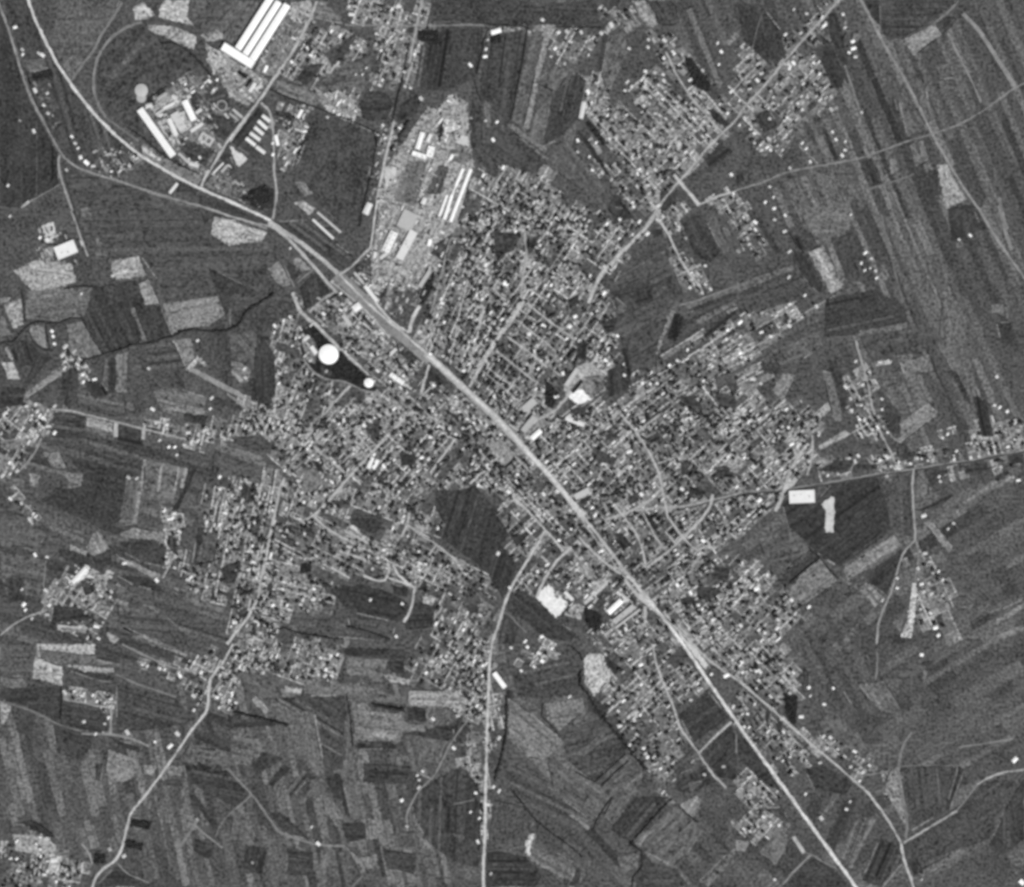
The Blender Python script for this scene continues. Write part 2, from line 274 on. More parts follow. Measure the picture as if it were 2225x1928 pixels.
# ---------------------------------------------------------------- traced fields, with a cast shadow in the works painted as a dark sliver: "tile | tone pts ; tone pts"
FIELDS = '''
A1 | 62 0,60 220,760 430,1160 440,1390 150,1560 0,1540; 72 30,0 200,0 560,700 1000,1150 900,1340 560,1220 300,880; 46 240,550 390,520 400,590 250,610; 100 180,450 330,430 360,510 230,540; 92 440,0 900,0 860,80 720,330 560,480 470,500 390,300; 105 470,480 580,400 650,460 540,590; 74 1030,190 1300,290 1450,400 1500,480 1250,660 1090,760 1000,800 1090,1020 920,920 790,850 720,620 760,430 860,280; 92 1060,320 1090,350 850,590 810,580; 168 1000,60 1080,20 1160,110 1100,150 1010,150; 163 1200,60 1230,0 1420,0 1400,130 1450,190 1190,130; 150 1100,190 1300,200 1470,270 1450,370 1300,310 1120,230; 88 1440,0 1950,0 1790,230 1560,250 1440,150; 138 1500,260 1840,180 1720,290 1550,310; 136 1540,320 1660,390 1880,530 2000,600 1930,740 1860,790 1700,720 1640,560 1560,470; 165 1560,340 1640,380 1700,470 1600,560 1560,440; 108 1100,760 1250,680 1400,560 1500,580 1560,700 1700,800 1850,900 1700,1060 1500,1340 1300,1160 1080,830; 66 1580,850 1820,900 1680,1060 1520,930; 58 1340,1100 1450,1060 1600,1130 1540,1250 1430,1200; 68 1380,640 1520,720 1480,830 1440,800; 64 1530,700 1700,650 1730,800 1560,850; 150 1110,790 1290,700 1370,660 1400,780 1170,860; 42 1150,880 1250,850 1240,870 1160,900; 44 1080,760 1240,650 1260,670 1120,780; 165 1270,860 1380,830 1440,960 1350,1000; 160 1180,920 1260,870 1340,980 1300,1100 1210,960; 52 1210,940 1250,920 1290,1010 1270,1030; 118 1060,1070 1250,1180 1510,1320 1480,1400 1300,1320 1080,1180; 175 1060,1070 1090,1110 1210,1190 1200,1210 1070,1130; 104 1520,1390 1600,1300 1720,1280 1860,1400 1960,1560; 190 1715,1090 1860,1190 1790,1250 1750,1180; 62 1640,1180 1700,1120 1760,1260 1740,1300; 60 1330,1380 1480,1410 1470,1460 1320,1440; 60 1490,1460 1700,1520 2000,1670 1960,1700 1500,1560; 78 470,1260 900,1375 1500,1575 1950,1700 1570,1640 1500,1723 600,1723; 98 600,1560 680,1560 700,1650 600,1660; 55 1720,1060 1940,800 2000,870 1900,940 1850,1030 1960,1150 1900,1180; 58 1850,1450 1990,1380 2040,1500 1920,1560 1810,1500; 128 1420,1000 1540,920 1600,960 1480,1040 1430,1060
A2 | 118 180,540 455,40 620,110 340,580; 150 460,20 600,0 640,120 560,200 440,110; 96 0,0 230,0 10,340 -80,240; 72 1510,0 2068,0 2068,180 1500,180; 50 1400,225 1560,220 1600,340 1550,350 1400,300; 68 1610,210 1900,210 1840,590 1600,680 1420,680 1390,600 1430,340; 72 600,820 760,880 940,930 1110,1010 1050,1300 970,1660 850,1690 620,1500 450,1440 490,1260 560,1100; 115 650,10 720,10 850,180 620,130; 112 350,600 560,650 640,700 700,780 560,780 350,690; 138 640,700 800,690 930,760 950,910 860,880 700,800; 52 960,780 1040,680 1180,700 1220,800 1180,900 1000,900; 60 1280,780 1400,700 1430,760 1360,880 1250,900; 140 1480,800 1560,820 1640,710 1780,760 1790,1020 1830,1250 1700,1680 B2 1500,560 1400,620 1060,640 940,450 1060,330 1110,100 A2 1110,1500 1150,1300 1240,1140 1380,950; 106 1330,1200 1480,1210 1380,1540 1220,1500; 84 1560,1240 1640,1250 1580,1450 1470,1450; 40 1550,980 1590,880 1600,980 1570,1090; 46 1640,920 1690,960 1670,1030; 172 1630,720 1700,700 1690,800 1640,800; 178 1600,900 1700,880 1740,960 1640,1000 1620,1100 1600,1050; 185 1690,1010 1780,1020 1790,1100 1700,1080; 105 1640,1130 1790,1120 1810,1210 1690,1220; 182 1160,1250 1260,1200 1240,1320 1160,1420; 52 1410,1500 1450,1480 1430,1560; 60 560,490 700,480 620,600 560,640 480,600; 44 550,320 620,260 610,330 560,350; 74 1830,760 1860,780 2068,900 2068,1230 1830,1200 1790,900; 62 350,830 480,860 480,980 350,920; 84 0,1280 230,1240 200,1400 60,1460; 56 80,1460 250,1380 330,1420 320,1560 180,1560; 120 480,1360 560,1360 620,1450 560,1470; 158 470,1520 560,1510 640,1560 600,1610; 120 400,1180 470,1090 520,1100 480,1170 420,1220; 72 860,300 950,240 860,420 760,500 700,400; 92 860,470 1060,420 1040,640 700,700 620,640 740,560
A3 | 70 0,0 480,0 540,60 700,30 1000,0 1040,100 1050,190 720,190 540,190 0,170; 72 1390,0 1600,0 1640,180 1500,190; 132 1290,0 1380,0 1480,180 1420,210 1340,120; 96 560,230 620,230 520,600 480,960 390,900 450,600; 128 640,230 680,230 620,500 510,970 470,960 560,550; 96 560,850 700,700 650,950 600,1080 520,1020; 60 720,680 870,540 940,600 880,900 720,1050 620,1100; 72 220,270 490,220 440,600 380,900 160,780 130,560; 50 230,280 300,250 310,320 230,330; 68 0,220 150,210 120,550 0,560; 98 1110,260 1240,250 1250,400 1100,700 1060,560; 86 700,1090 800,1050 1000,1300 1100,1400 1250,1500 1280,1600 1140,1660 1000,1520 900,1420 680,1250; 52 1140,1480 1190,1490 1300,1620 1200,1690 1100,1560; 74 120,1180 330,960 640,1200 560,1300 340,1240 130,1260; 116 340,930 400,930 650,1120 620,1130; 116 340,945 440,1020 680,1200 640,1200; 42 930,920 960,905 1100,1070 1080,1100; 44 870,970 960,1050 1040,1170 1140,1330 1100,1310 980,1150; 150 1300,750 1370,700 1400,740 1320,790; 48 1680,430 1730,430 1880,640 1860,690 1770,660 1700,520; 46 1850,820 1900,810 2020,930 1990,960 1900,900; 56 1300,690 1340,650 1360,680 1310,720; 62 1840,1200 1930,1080 2050,1130 1870,1270; 58 1490,1440 1640,1440 1600,1540 1500,1600; 92 560,620 700,500 860,500 700,680; 105 180,740 220,780 230,960 200,960
A4 | 130 1190,290 1430,170 1470,250 1280,400; 52 930,0 1030,0 1040,190 970,120; 58 0,20 180,40 320,220 370,420 200,430 60,300; 56 660,100 715,90 760,250 800,430 770,500 680,300; 62 560,350 700,330 780,480 760,640 690,640; 72 1040,0 1580,0 1400,150 1200,270 1100,300 1040,200; 98 1430,480 1540,460 1560,560 1470,570; 98 1500,600 1600,640 1610,700 1530,680; 90 1250,540 1340,500 1400,850 1380,900; 140 1440,1190 1510,1180 1650,1440 1510,1500; 55 1380,1220 1430,1220 1480,1400 1390,1410; 58 900,1160 980,1140 1060,1330 960,1350; 98 340,1310 560,1240 900,1350 800,1500 820,1654 500,1654; 56 1520,1510 1720,1460 1800,1654 1540,1654; 104 1250,1040 1340,1010 1400,1150 1290,1200; 94 400,900 480,940 640,1150 590,1180 450,1050; 56 600,900 640,920 740,1140 700,1160; 96 1150,640 1200,640 1390,940 1230,980; 60 1130,680 1160,800 1220,990 1200,990 1110,800; 118 1100,1140 1150,1140 1160,1240 1110,1250; 58 0,1220 60,1250 40,1330 0,1330; 64 600,250 700,330 680,420; 52 120,820 230,780 300,900 200,960; 66 1480,130 1600,130 1500,240; 100 560,940 620,980 700,1140 640,1130
B1 | 158 1600,80 1760,100 1900,160 2000,190 1960,260 1830,270 1720,290 1640,240 1580,200; 178 1740,105 1900,160 1990,200 1950,215 1780,160; 188 315,140 400,110 415,190 390,270 340,260; 60 375,145 395,145 395,180 375,180; 150 100,480 260,400 330,400 540,430 570,560 480,590 360,610 250,650 190,570; 130 320,320 400,300 400,400 340,400; 100 200,640 480,600 700,600 700,760 620,820 540,820 440,860 200,840; 150 30,740 155,690 180,880 100,910; 135 0,680 80,680 60,710 0,730; 104 0,770 60,880 90,960 0,980; 120 240,890 330,900 350,1060 280,1020 220,950; 106 500,880 600,850 760,1100 640,1140 520,1080; 58 700,590 900,580 1110,1000 1000,1030 780,1100 620,840; 72 770,590 880,580 920,700 800,740; 60 900,560 1030,560 1100,740 1200,740 1290,960 1110,1000 980,760; 142 840,400 1040,370 1100,510 870,545 830,470; 140 1040,570 1110,540 1190,730 1090,735; 112 980,760 1010,760 1100,1000 1070,1000; 128 1220,730 1640,670 1680,800 1560,890 1430,900 1290,960; 80 660,20 1500,10 1560,200 1720,300 2000,250 2060,350 2000,600 1680,790 1640,665 1230,725 1190,560 1050,360 830,390; 98 720,220 760,250 800,370 720,370; 92 1860,780 2040,680 2000,900 1800,930; 98 1740,960 1950,920 1950,1100 1740,1150; 122 1730,1150 1800,1160 1880,1230 1860,1300 1820,1330 1740,1250; 118 1290,1000 1430,990 1460,1120 1400,1230 1340,1120; 145 1290,1000 1310,1000 1395,1190 1380,1200; 80 1080,1050 1290,1000 1390,1210 1120,1240; 150 1390,1200 1480,1110 1500,1140 1420,1240; 140 1500,1130 1550,1180 1530,1200 1480,1150; 116 870,1110 960,1080 950,1400 870,1400; 96 780,1140 810,1140 800,1330 770,1300; 56 815,1150 860,1130 860,1400 810,1360; 152 10,1160 100,1160 150,1290 60,1290; 130 40,1050 60,1050 100,1150 80,1150; 62 70,1040 180,990 300,1090 230,1190 120,1190; 128 480,1190 500,1240 200,1440 190,1400 400,1230; 56 0,1350 190,1360 180,1480 0,1500; 62 300,1080 380,1130 200,1340 180,1340; 104 1150,1370 1340,1360 1550,1430 1540,1540 1180,1460; 128 1180,1470 1540,1530 1520,1560 1250,1520; 88 570,1350 930,1400 940,1580 580,1500; 56 1380,1545 1550,1560 1530,1640 1380,1600; 142 650,1570 840,1620 850,1690 650,1640; 66 400,1540 640,1570 620,1723 390,1723; 60 1560,450 1900,620 1840,760 1680,800; 60 460,1240 590,1180 570,1480 480,1500; 62 620,1300 760,1310 820,1400 700,1440
C1 | 58 880,80 1060,120 1070,240 960,300 870,180; 116 0,200 160,190 160,270 0,250; 126 330,290 450,290 500,400 400,400; 112 440,420 620,450 600,540 520,500; 126 220,440 300,460 280,550 230,540; 64 500,310 1060,450 940,500 940,800 850,830 700,820 300,640 480,560 620,530 620,440; 100 950,480 1060,500 1030,820 890,840; 102 1080,340 1400,400 1300,640 1060,640; 140 1075,340 1090,340 1070,580 1055,580; 138 1205,370 1225,370 1190,580 1175,580; 138 1330,400 1345,400 1310,600 1290,600; 148 1380,400 1410,410 1370,560 1350,550; 44 1420,380 1480,400 1330,720 1280,720 1370,580; 106 1600,220 1950,310 2000,380 1950,400 1600,260; 84 1600,260 1980,410 1900,480 1600,460; 46 1590,380 1640,400 1620,460 1580,450; 90 0,790 200,800 350,900 280,1000 0,980; 112 370,830 640,940 620,970 380,860; 126 640,1000 730,850 820,1010 700,1060; 132 520,980 660,1030 640,1060 520,1010; 124 900,890 1000,850 1230,890 1220,950 1130,940 900,920; 68 900,960 1130,950 1240,1000 1230,1140 1060,1110 920,1030; 128 860,1050 980,1100 1200,1200 1180,1240 960,1130; 92 0,1030 340,1090 330,1350 160,1350 20,1250; 210 520,1220 600,1200 640,1120 670,1140 650,1210 580,1270 520,1280; 135 690,1190 810,1210 800,1310 740,1350; 52 440,1000 640,1070 680,1130 560,1120 440,1060; 54 600,1250 700,1230 730,1340 640,1360; 88 860,1280 1100,1370 1200,1480 1400,1650 900,1600; 104 1240,1260 1450,1370 1700,1460 1690,1500 1400,1400; 50 880,1210 1140,1230 1240,1340 1000,1280; 116 1060,1420 1190,1460 1180,1500; 150 430,1570 650,1590 640,1640 430,1620; 50 400,1430 600,1450 700,1540 440,1560 370,1620; 130 800,1630 900,1680 860,1720 820,1690; 52 680,1060 820,1030 840,1130 740,1160; 124 860,1380 960,1410 960,1450 880,1420; 48 1640,1160 1780,1100 1770,1240 1700,1280; 84 1500,870 1640,900 1600,1100 1460,1130; 56 1480,850 1530,850 1470,1130 1440,1130; 60 40,1230 180,1230 190,1400 60,1400; 124 900,1595 950,1600 1240,1723 1170,1723; 46 1260,910 1320,920 1330,1060 1260,1000
D1 | 138 90,1400 340,1420 420,1490 380,1560 120,1520; 165 370,1550 450,1560 440,1700 340,1690; 150 0,1450 60,1450 40,1540 0,1540; 154 270,0 700,0 700,70 280,90; 155 250,90 460,170 460,300 240,250; 98 290,40 700,90 700,140 470,150 300,110; 150 460,150 840,180 840,210 620,200; 132 700,100 830,130 830,150 710,125; 85 0,0 270,0 240,240 0,230; 98 0,240 180,260 200,330 0,310; 60 0,330 450,310 440,560 200,460 0,400; 140 0,420 85,460 30,590 0,590; 60 180,530 260,520 230,680 120,650; 64 480,420 740,460 800,640 620,640 480,590; 74 860,280 1300,400 1440,560 1200,620 860,640; 120 450,600 480,610 430,740 400,740; 122 800,780 1010,850 970,990 900,1020 770,980; 136 1060,890 1150,900 1130,960 1070,960; 120 1230,900 1350,900 1340,970 1240,970; 45 970,1290 1120,1310 1100,1370 960,1340; 47 920,1440 1060,1470 1050,1520 930,1500; 46 700,1540 780,1550 780,1620 690,1620; 54 1430,1430 1580,1490 1550,1600 1420,1510; 52 1440,640 1560,660 1700,720 1700,800 1600,760 1420,690; 98 1400,740 1690,800 1700,900 1330,850; 64 1350,870 1700,940 1860,1110 1740,1210 1560,1100 1380,1010; 52 1390,1100 1450,1120 1610,1330 1590,1390 1480,1230; 104 1720,670 1940,735 1920,760 1720,700; 104 1720,760 1920,790 1830,890 1720,870; 94 1740,1220 1850,1300 1900,1450 1700,1450; 46 820,690 1040,760 1020,800 860,730; 48 470,180 800,230 860,290 700,260; 128 1100,0 1380,70 1370,95 1130,10; 48 100,1320 230,1300 400,1410 380,1430 200,1340; 52 700,880 760,880 740,1010 700,1000; 60 1180,1000 1360,1000 1350,1050 1200,1040; 58 700,1792 850,1640 1100,1760 1150,1792; 130 1880,380 1980,480 1960,520 1860,420; 64 1540,500 1700,560 2036,540 2036,600 1700,620 1540,560; 66 380,560 700,680 620,850 420,800; 50 700,60 860,90 840,130 720,90
D2 | 52 830,20 1290,40 1280,240 1150,180 1170,100 840,90; 104 850,95 1170,110 1140,200 1080,280 860,220; 140 1130,220 1320,260 1320,300 1180,280; 104 540,290 1000,290 1100,350 1300,400 1300,450 1060,420 550,360; 148 400,310 530,330 520,370 410,350; 90 0,200 260,210 400,300 330,400 200,380; 72 300,400 560,380 840,380 870,560 900,900 700,940 640,600; 98 470,480 620,500 700,940 640,970 560,880; 96 850,560 880,600 930,950 970,1280 900,1310 830,960; 142 1320,340 1600,340 1730,400 1720,480 1600,460 1310,455; 52 1310,460 1440,470 1450,580 1310,560; 54 1480,620 1620,600 1740,500 1620,720 1260,650; 110 900,480 1290,520 1290,600 1250,720 920,720; 122 920,610 1240,640 1230,720 1000,690; 110 1290,580 1460,590 1440,640 1280,650; 98 1450,690 1600,720 1550,880 1380,850; 96 1220,800 1340,850 1330,900 1220,880; 60 980,880 1330,900 1300,1030 980,1020; 48 920,740 1240,735 1230,770 940,775; 102 0,750 220,790 140,890 20,850; 52 240,790 400,840 200,960 160,900; 106 680,1130 740,1130 860,1310 800,1350 700,1250; 52 790,940 820,960 890,1280 850,1260; 55 700,990 790,950 820,1150 760,1120; 104 540,930 570,950 420,1110 400,1090; 48 570,950 610,960 450,1130 430,1110; 52 400,880 450,910 310,1050 280,1030; 98 640,1020 660,1080 520,1190 500,1170; 54 290,1240 370,1240 600,1450 400,1390; 58 820,1310 1000,1320 1010,1440 860,1470; 118 860,1500 960,1570 1080,1550 1090,1640 960,1690; 100 670,1520 740,1520 700,1790 640,1790; 122 1420,1500 1470,1390 1500,1520; 96 0,1230 40,1230 190,1480 100,1470; 66 1340,930 1500,1000 1700,900 1800,1000 1850,1100 1830,1650 1640,1600 1450,1450 1350,1250; 88 1640,1400 1750,1400 1700,1460; 56 110,1480 280,1510 230,1700 100,1650; 44 860,380 890,560 900,560 870,380; 44 1050,430 1290,460 1290,500 1060,460; 120 1010,1280 1090,1300 1080,1440 1030,1440; 50 1640,600 1760,560 1740,720 1660,720; 66 420,1500 620,1530 620,1700 420,1700; 68 1120,1500 1380,1540 1360,1700 1150,1650
D3 | 98 240,0 320,0 340,140 240,120; 114 350,390 400,430 540,520 740,690 760,740 620,850 500,830 400,700 350,640; 112 620,440 900,400 930,480 730,640 640,560; 72 380,200 800,100 880,260 880,370 560,400 420,380; 165 910,110 960,60 1040,70 1110,240 990,385 920,280; 75 760,640 1150,520 1230,800 990,1010 780,850; 94 870,800 1060,630 1080,700 900,840; 80 350,880 700,1040 1000,1330 880,1400 480,1200 340,1000; 94 640,850 840,940 1110,1140 990,1320 700,1100; 120 800,1260 850,1260 960,1350 940,1370; 92 1060,1260 1120,1140 1280,1100 1130,1330; 90 1280,860 1350,950 1110,1130 1040,1050; 64 1280,1120 1540,1130 1270,1460 1110,1370; 92 1580,1190 1790,1370 1600,1650 1300,1500 1280,1470; 130 1290,1470 1400,1360 1410,1380 1320,1500; 128 1640,1170 1740,1120 1790,1160 1710,1280 1620,1200; 98 1160,1570 1330,1520 1310,1650 1200,1690; 60 830,1630 900,1670 880,1790 780,1790; 94 700,1530 850,1620 800,1660; 90 760,1440 900,1500 860,1610 760,1520; 108 490,1560 500,1400 560,1410 550,1480 850,1650 820,1750 600,1650; 175 490,1560 480,1470 520,1400 550,1400 520,1480 515,1560; 62 200,1500 480,1570 600,1700 560,1790 190,1790; 78 250,1150 470,1200 560,1310 500,1400 210,1480; 56 1610,520 1830,350 1980,540 1720,730; 58 1780,820 1990,600 2036,700 2036,1000 1900,980; 48 330,330 380,340 400,400 340,400; 46 1050,70 1170,160 1140,230 1090,160; 62 990,400 1100,470 1060,560 940,480; 64 1600,960 1780,900 1900,1010 1700,1100 1590,1080; 92 1680,1030 1790,1010 1700,1100; 70 1330,1580 1600,1660 1700,1792 1290,1792; 105 1760,1750 2036,1480 2036,1560 1830,1792
D4 | 58 0,600 250,930 330,1050 200,1000 0,800; 60 620,870 840,990 780,1080 560,1040 490,900; 100 880,290 1060,260 1220,520 1180,560 1000,440; 92 560,480 700,480 980,760 900,800 640,640; 90 1150,180 1280,180 1240,260 1150,240; 76 1190,880 1590,880 1500,1200 1240,1350; 128 1110,920 1170,880 1200,1150 1235,1340 1180,1250 1070,1050; 58 2068,970 1930,1200 1820,1440 1920,1510 2068,1400; 74 1220,1450 1580,1220 1760,1000 2000,980 1900,1200 1820,1400 1600,1470 1230,1600; 56 780,1130 880,1080 700,1500 640,1420; 96 850,1280 900,1240 790,1560 720,1530; 112 970,1250 1000,1260 830,1610 800,1600; 108 920,1240 945,1240 800,1590 785,1580; 104 250,1380 370,1370 350,1500 280,1590 170,1500; 120 0,1400 90,1420 60,1490 0,1490; 64 380,1630 540,1530 700,1620 820,1747 330,1747; 104 1270,1650 1600,1480 1640,1480 1350,1670; 52 340,350 440,370 430,600 380,560 350,450; 54 470,150 520,200 530,300 480,260; 56 1300,140 1440,110 1380,170; 48 210,480 250,490 230,600 210,560; 50 290,540 340,560 300,620; 60 200,1180 330,1170 380,1280 330,1270; 92 2000,1650 2068,1550 2068,1600 2030,1700; 98 1340,190 1380,190 1350,320; 60 1030,1400 1180,1450 1180,1560 1040,1747 900,1700; 56 1500,1200 1600,870 1640,900 1530,1200; 52 1220,1580 1290,1530 1350,1650 1280,1660; 104 700,1080 740,1080 640,1240 610,1230; 56 500,1180 600,1100 620,1130 560,1290
B2 | 40 520,920 590,880 740,1000 700,1040 830,1090 1040,1290 1010,1350 900,1330 850,1300 720,1300 620,1240 540,1130; 118 535,1020 570,950 620,980 660,1080 630,1180 580,1150; 66 680,1200 760,1230 760,1280 680,1260; 38 960,1330 1100,1350 1090,1390 1000,1390; 120 720,900 860,790 900,880 800,960; 172 825,800 860,790 920,900 880,910; 78 0,650 460,660 500,790 340,860 300,1000 200,1000 0,950; 88 0,960 190,920 330,1100 200,1180 0,1150; 58 200,1000 330,1100 340,1400 290,1490 160,1450 180,1200; 128 280,470 370,400 460,580 380,590 320,540; 56 410,440 480,430 540,500 480,560; 128 460,400 510,365 610,470 530,480; 48 520,600 640,490 750,630 620,750 560,780; 68 340,110 600,100 760,250 960,400 830,480 700,380; 60 930,450 1050,340 1060,520 1000,560; 46 1110,740 1110,680 1180,600 1150,700; 40 1060,590 1130,630 1110,640; 48 1410,730 1480,500 1540,480 1500,640 1450,730; 44 1230,420 1290,425 1280,450 1235,440; 46 1460,1200 1510,1180 1640,1310 1600,1360 1560,1300 1570,1400 1460,1380; 170 1500,1310 1540,1310 1540,1350 1500,1360; 45 1590,1500 1720,1570 1700,1600 1620,1550; 46 1720,1610 1790,1620 1780,1650 1730,1640; 60 1550,270 1660,200 1630,380 1590,400 1500,350; 150 1190,600 1080,640 1060,560 1160,480 1260,520; 122 1180,620 1270,600 1190,780 1150,740; 56 1200,690 1240,680 1230,740; 120 1160,1050 1240,980 1180,1100; 50 960,1400 1000,1410 980,1480 930,1470; 150 1010,1400 1080,1430 1060,1480 1020,1470; 56 1240,1040 1340,1070 1420,1140 1330,1190 1260,1110; 74 1010,1650 1120,1570 1110,1723 1030,1723
B3 | 78 1110,640 1230,430 1520,270 1570,420 1620,520 1700,700 1640,760 1500,950 1460,1200 1290,1220 1210,1050 1130,920 1170,780; 66 1120,640 1400,560 1450,700 1250,750; 100 1180,740 1250,740 1230,800 1180,800; 50 1610,800 1680,830 1620,1010 1560,990; 122 1560,780 1620,770 1500,1050 1460,1240 1470,1080; 144 770,1330 870,1200 960,1150 1090,1260 1090,1370 980,1450 880,1480 790,1410; 120 920,1270 1080,1260 1080,1370 980,1420 910,1360; 230 790,1410 910,1365 985,1445 880,1478; 58 1100,1230 1210,1180 1280,1250 1260,1380 1110,1420; 44 1210,1070 1250,1060 1280,1240 1250,1240; 44 640,1300 680,1330 740,1400 690,1510 640,1480; 66 1640,100 1800,60 1950,330 1880,420 1760,380; 92 1820,60 1900,50 2020,330 1960,340; 98 1680,740 2068,590 2068,620 1720,790; 58 1740,750 2068,640 2068,660 1750,780; 112 1760,850 2068,690 2068,730 1780,890; 54 1820,960 2068,760 2068,800 1840,990; 148 430,1480 540,1430 590,1470 480,1540; 56 820,1520 950,1480 940,1570 850,1560; 150 500,1640 560,1550 630,1570 540,1690 480,1700; 55 870,1000 960,1020 940,1150 860,1130; 52 800,690 880,650 900,720 820,750; 50 1010,850 1170,830 1150,930 1080,960 1060,880; 54 530,240 600,210 560,330; 60 240,180 460,190 400,330 260,380; 66 1140,0 1220,10 1280,90 1140,140; 50 1430,170 1530,150 1510,210 1440,210; 70 1640,1420 1750,1420 1830,1520 1700,1500; 66 1900,1380 2068,1420 2060,1520 1950,1500; 85 1900,1260 2068,1240 2068,1320 1920,1340
B4 | 140 520,320 620,280 780,560 680,625; 112 690,270 780,520 740,540 660,300; 72 700,230 830,190 960,560 780,520 720,330; 104 500,0 820,0 820,150 690,210 580,270 500,100; 58 1520,40 1700,0 1760,150 1560,270; 100 0,540 400,420 410,450 0,620; 76 0,640 540,580 600,630 100,760 0,740; 92 230,1050 600,890 620,1000 420,1130 350,1180; 66 640,660 960,600 1200,700 1240,840 870,920 640,930; 78 880,930 1400,860 1500,1000 980,1110; 98 880,890 1240,830 1230,860 900,930; 114 1180,1120 1380,1060 1420,1170 1220,1220; 150 1000,1130 1120,1100 1110,1130 1000,1150; 88 960,1160 1180,1130 1210,1210 970,1240; 100 1060,1290 1180,1260 1160,1290 1060,1310; 120 260,1320 330,1200 420,1210 330,1390; 102 620,1180 700,1200 760,1540 700,1540; 52 650,1110 730,1120 800,1360 770,1500; 54 1030,1480 1100,1410 1200,1500 1130,1600; 126 1180,1560 1380,1400 1450,1480 1200,1654 1130,1654; 96 1500,500 1600,700 1720,1300 1700,1400 1450,1000; 108 1830,700 1950,690 1950,800 1840,760; 58 1870,830 1970,830 2000,1000 1900,960; 110 1040,400 1100,500 1060,540 1030,460; 50 1000,560 1070,640 1040,700 1000,640; 52 900,700 1000,650 1000,760 880,760; 50 410,220 450,200 490,300 460,310; 50 350,780 380,790 370,840 330,830; 50 400,800 440,800 430,840 390,840; 64 160,1100 320,1130 330,1190 200,1200; 46 1700,1350 1800,1400 1850,1654 1760,1654; 60 1540,1170 1580,1180 1700,1420 1640,1400; 60 410,330 500,330 640,600 600,630 400,420; 60 100,50 180,100 330,330 280,330
P | 56 1428,1334 1440,1336 1536,1440 1548,1462 1520,1440; 190 1470,1374 1484,1372 1540,1446 1532,1456; 130 1300,1080 1316,1092 1330,1120 1316,1116
C3 | 140 200,240 250,200 330,210 430,300 350,380 290,370; 165 840,590 940,540 1000,570 900,620; 130 860,1110 980,1100 1010,1220 900,1230; 214 565,1370 660,1270 810,1430 720,1530; 50 380,1350 480,1320 560,1380 720,1540 870,1650 830,1700 640,1680 400,1480; 60 330,1490 440,1590 400,1723 280,1723; 60 920,1450 1050,1480 1110,1620 1000,1650 930,1550; 72 980,1420 1130,1290 1170,1330 1050,1450; 50 1640,1370 1760,1370 1730,1430 1650,1420; 58 1780,1290 1880,1290 1970,1330 1850,1400 1770,1370; 64 1900,1130 2030,1150 2010,1260 1880,1230; 64 1020,260 1180,330 1150,380 1030,360; 40 330,400 400,330 400,350 340,420; 40 430,310 480,330 540,400 520,410; 45 680,870 740,880 740,920 700,900; 48 900,640 980,610 970,650 900,680; 42 970,970 1010,920 1050,970 1000,1000; 46 390,930 490,880 520,900 420,1000; 38 1380,740 1410,740 1480,850 1440,870; 44 1160,880 1230,900 1280,980 1230,1030 1160,950; 38 1180,1160 1270,1270 1250,1280 1170,1180; 38 1200,1280 1370,1450 1350,1470 1190,1310; 135 1120,1570 1300,1420 1350,1460 1170,1620; 150 560,110 620,130 540,200 480,180; 128 480,160 560,40 640,60 560,130; 60 1640,360 1700,340 1720,460 1650,450; 60 1900,400 2000,380 2068,480 1920,480; 58 1100,150 1200,120 1160,200 1080,220; 52 1380,180 1480,130 1500,190 1400,220; 42 790,1080 850,1060 850,1110 800,1120; 38 1010,1120 1060,1150 1040,1200 1020,1160; 50 340,1340 400,1330 380,1440 350,1420; 130 1640,1560 1760,1680 1723,1723 1620,1600; 44 1500,1480 1620,1600 1660,1700 1560,1560; 160 990,1260 1110,1180 1150,1220 1000,1330; 46 1800,780 1850,860 1810,880; 150 780,1490 860,1420 930,1440 900,1540 800,1510; 60 1250,620 1330,590 1340,640 1270,680; 44 1720,540 1840,580 1800,640 1690,610
C2 | 58 1540,560 1650,580 1840,530 1930,640 2020,740 C3 270,760 370,900 310,980 430,1110 370,1300 320,1380 C2 1960,1240 1850,1120 1700,1020 1590,920 1610,820 1540,700; 60 910,740 1140,750 1130,860 1060,890 900,830; 42 530,1120 610,1120 610,1180 530,1190; 64 1370,1410 1540,1420 1520,1600 1310,1610; 150 1440,1370 1540,1380 1520,1430 1450,1420; 56 870,1290 1050,1290 1180,1330 1330,1410 1330,1480 1250,1560 900,1480 750,1320; 78 880,1510 1240,1560 1220,1650 900,1600; 84 500,1540 860,1540 870,1600 1200,1700 500,1650; 108 550,400 650,400 690,500 600,600 540,500; 52 750,650 880,640 900,700 830,710; 60 1030,110 1110,80 1120,170 1060,210; 76 0,170 230,150 330,240 300,300 100,250; 44 40,1480 120,1450 150,1500 80,1540; 50 1200,1270 1330,1300 1330,1370 1230,1350; 46 1470,1250 1400,1310 1480,1330; 140 800,560 940,560 920,610 820,610; 140 1380,800 1500,860 1460,900 1390,860; 134 1640,1060 1760,1110 1760,1200 1660,1120; 50 1750,1420 1870,1440 1850,1500 1780,1480; 50 100,500 170,560 150,680 80,620; 52 600,340 680,360 700,440 660,430; 48 1260,300 1390,300 1400,380 1280,390; 50 1120,460 1160,480 1140,560; 56 280,1280 320,1260 330,1330 270,1330; 50 340,1000 400,1040 370,1080; 140 1150,560 1180,540 1230,610 1180,640
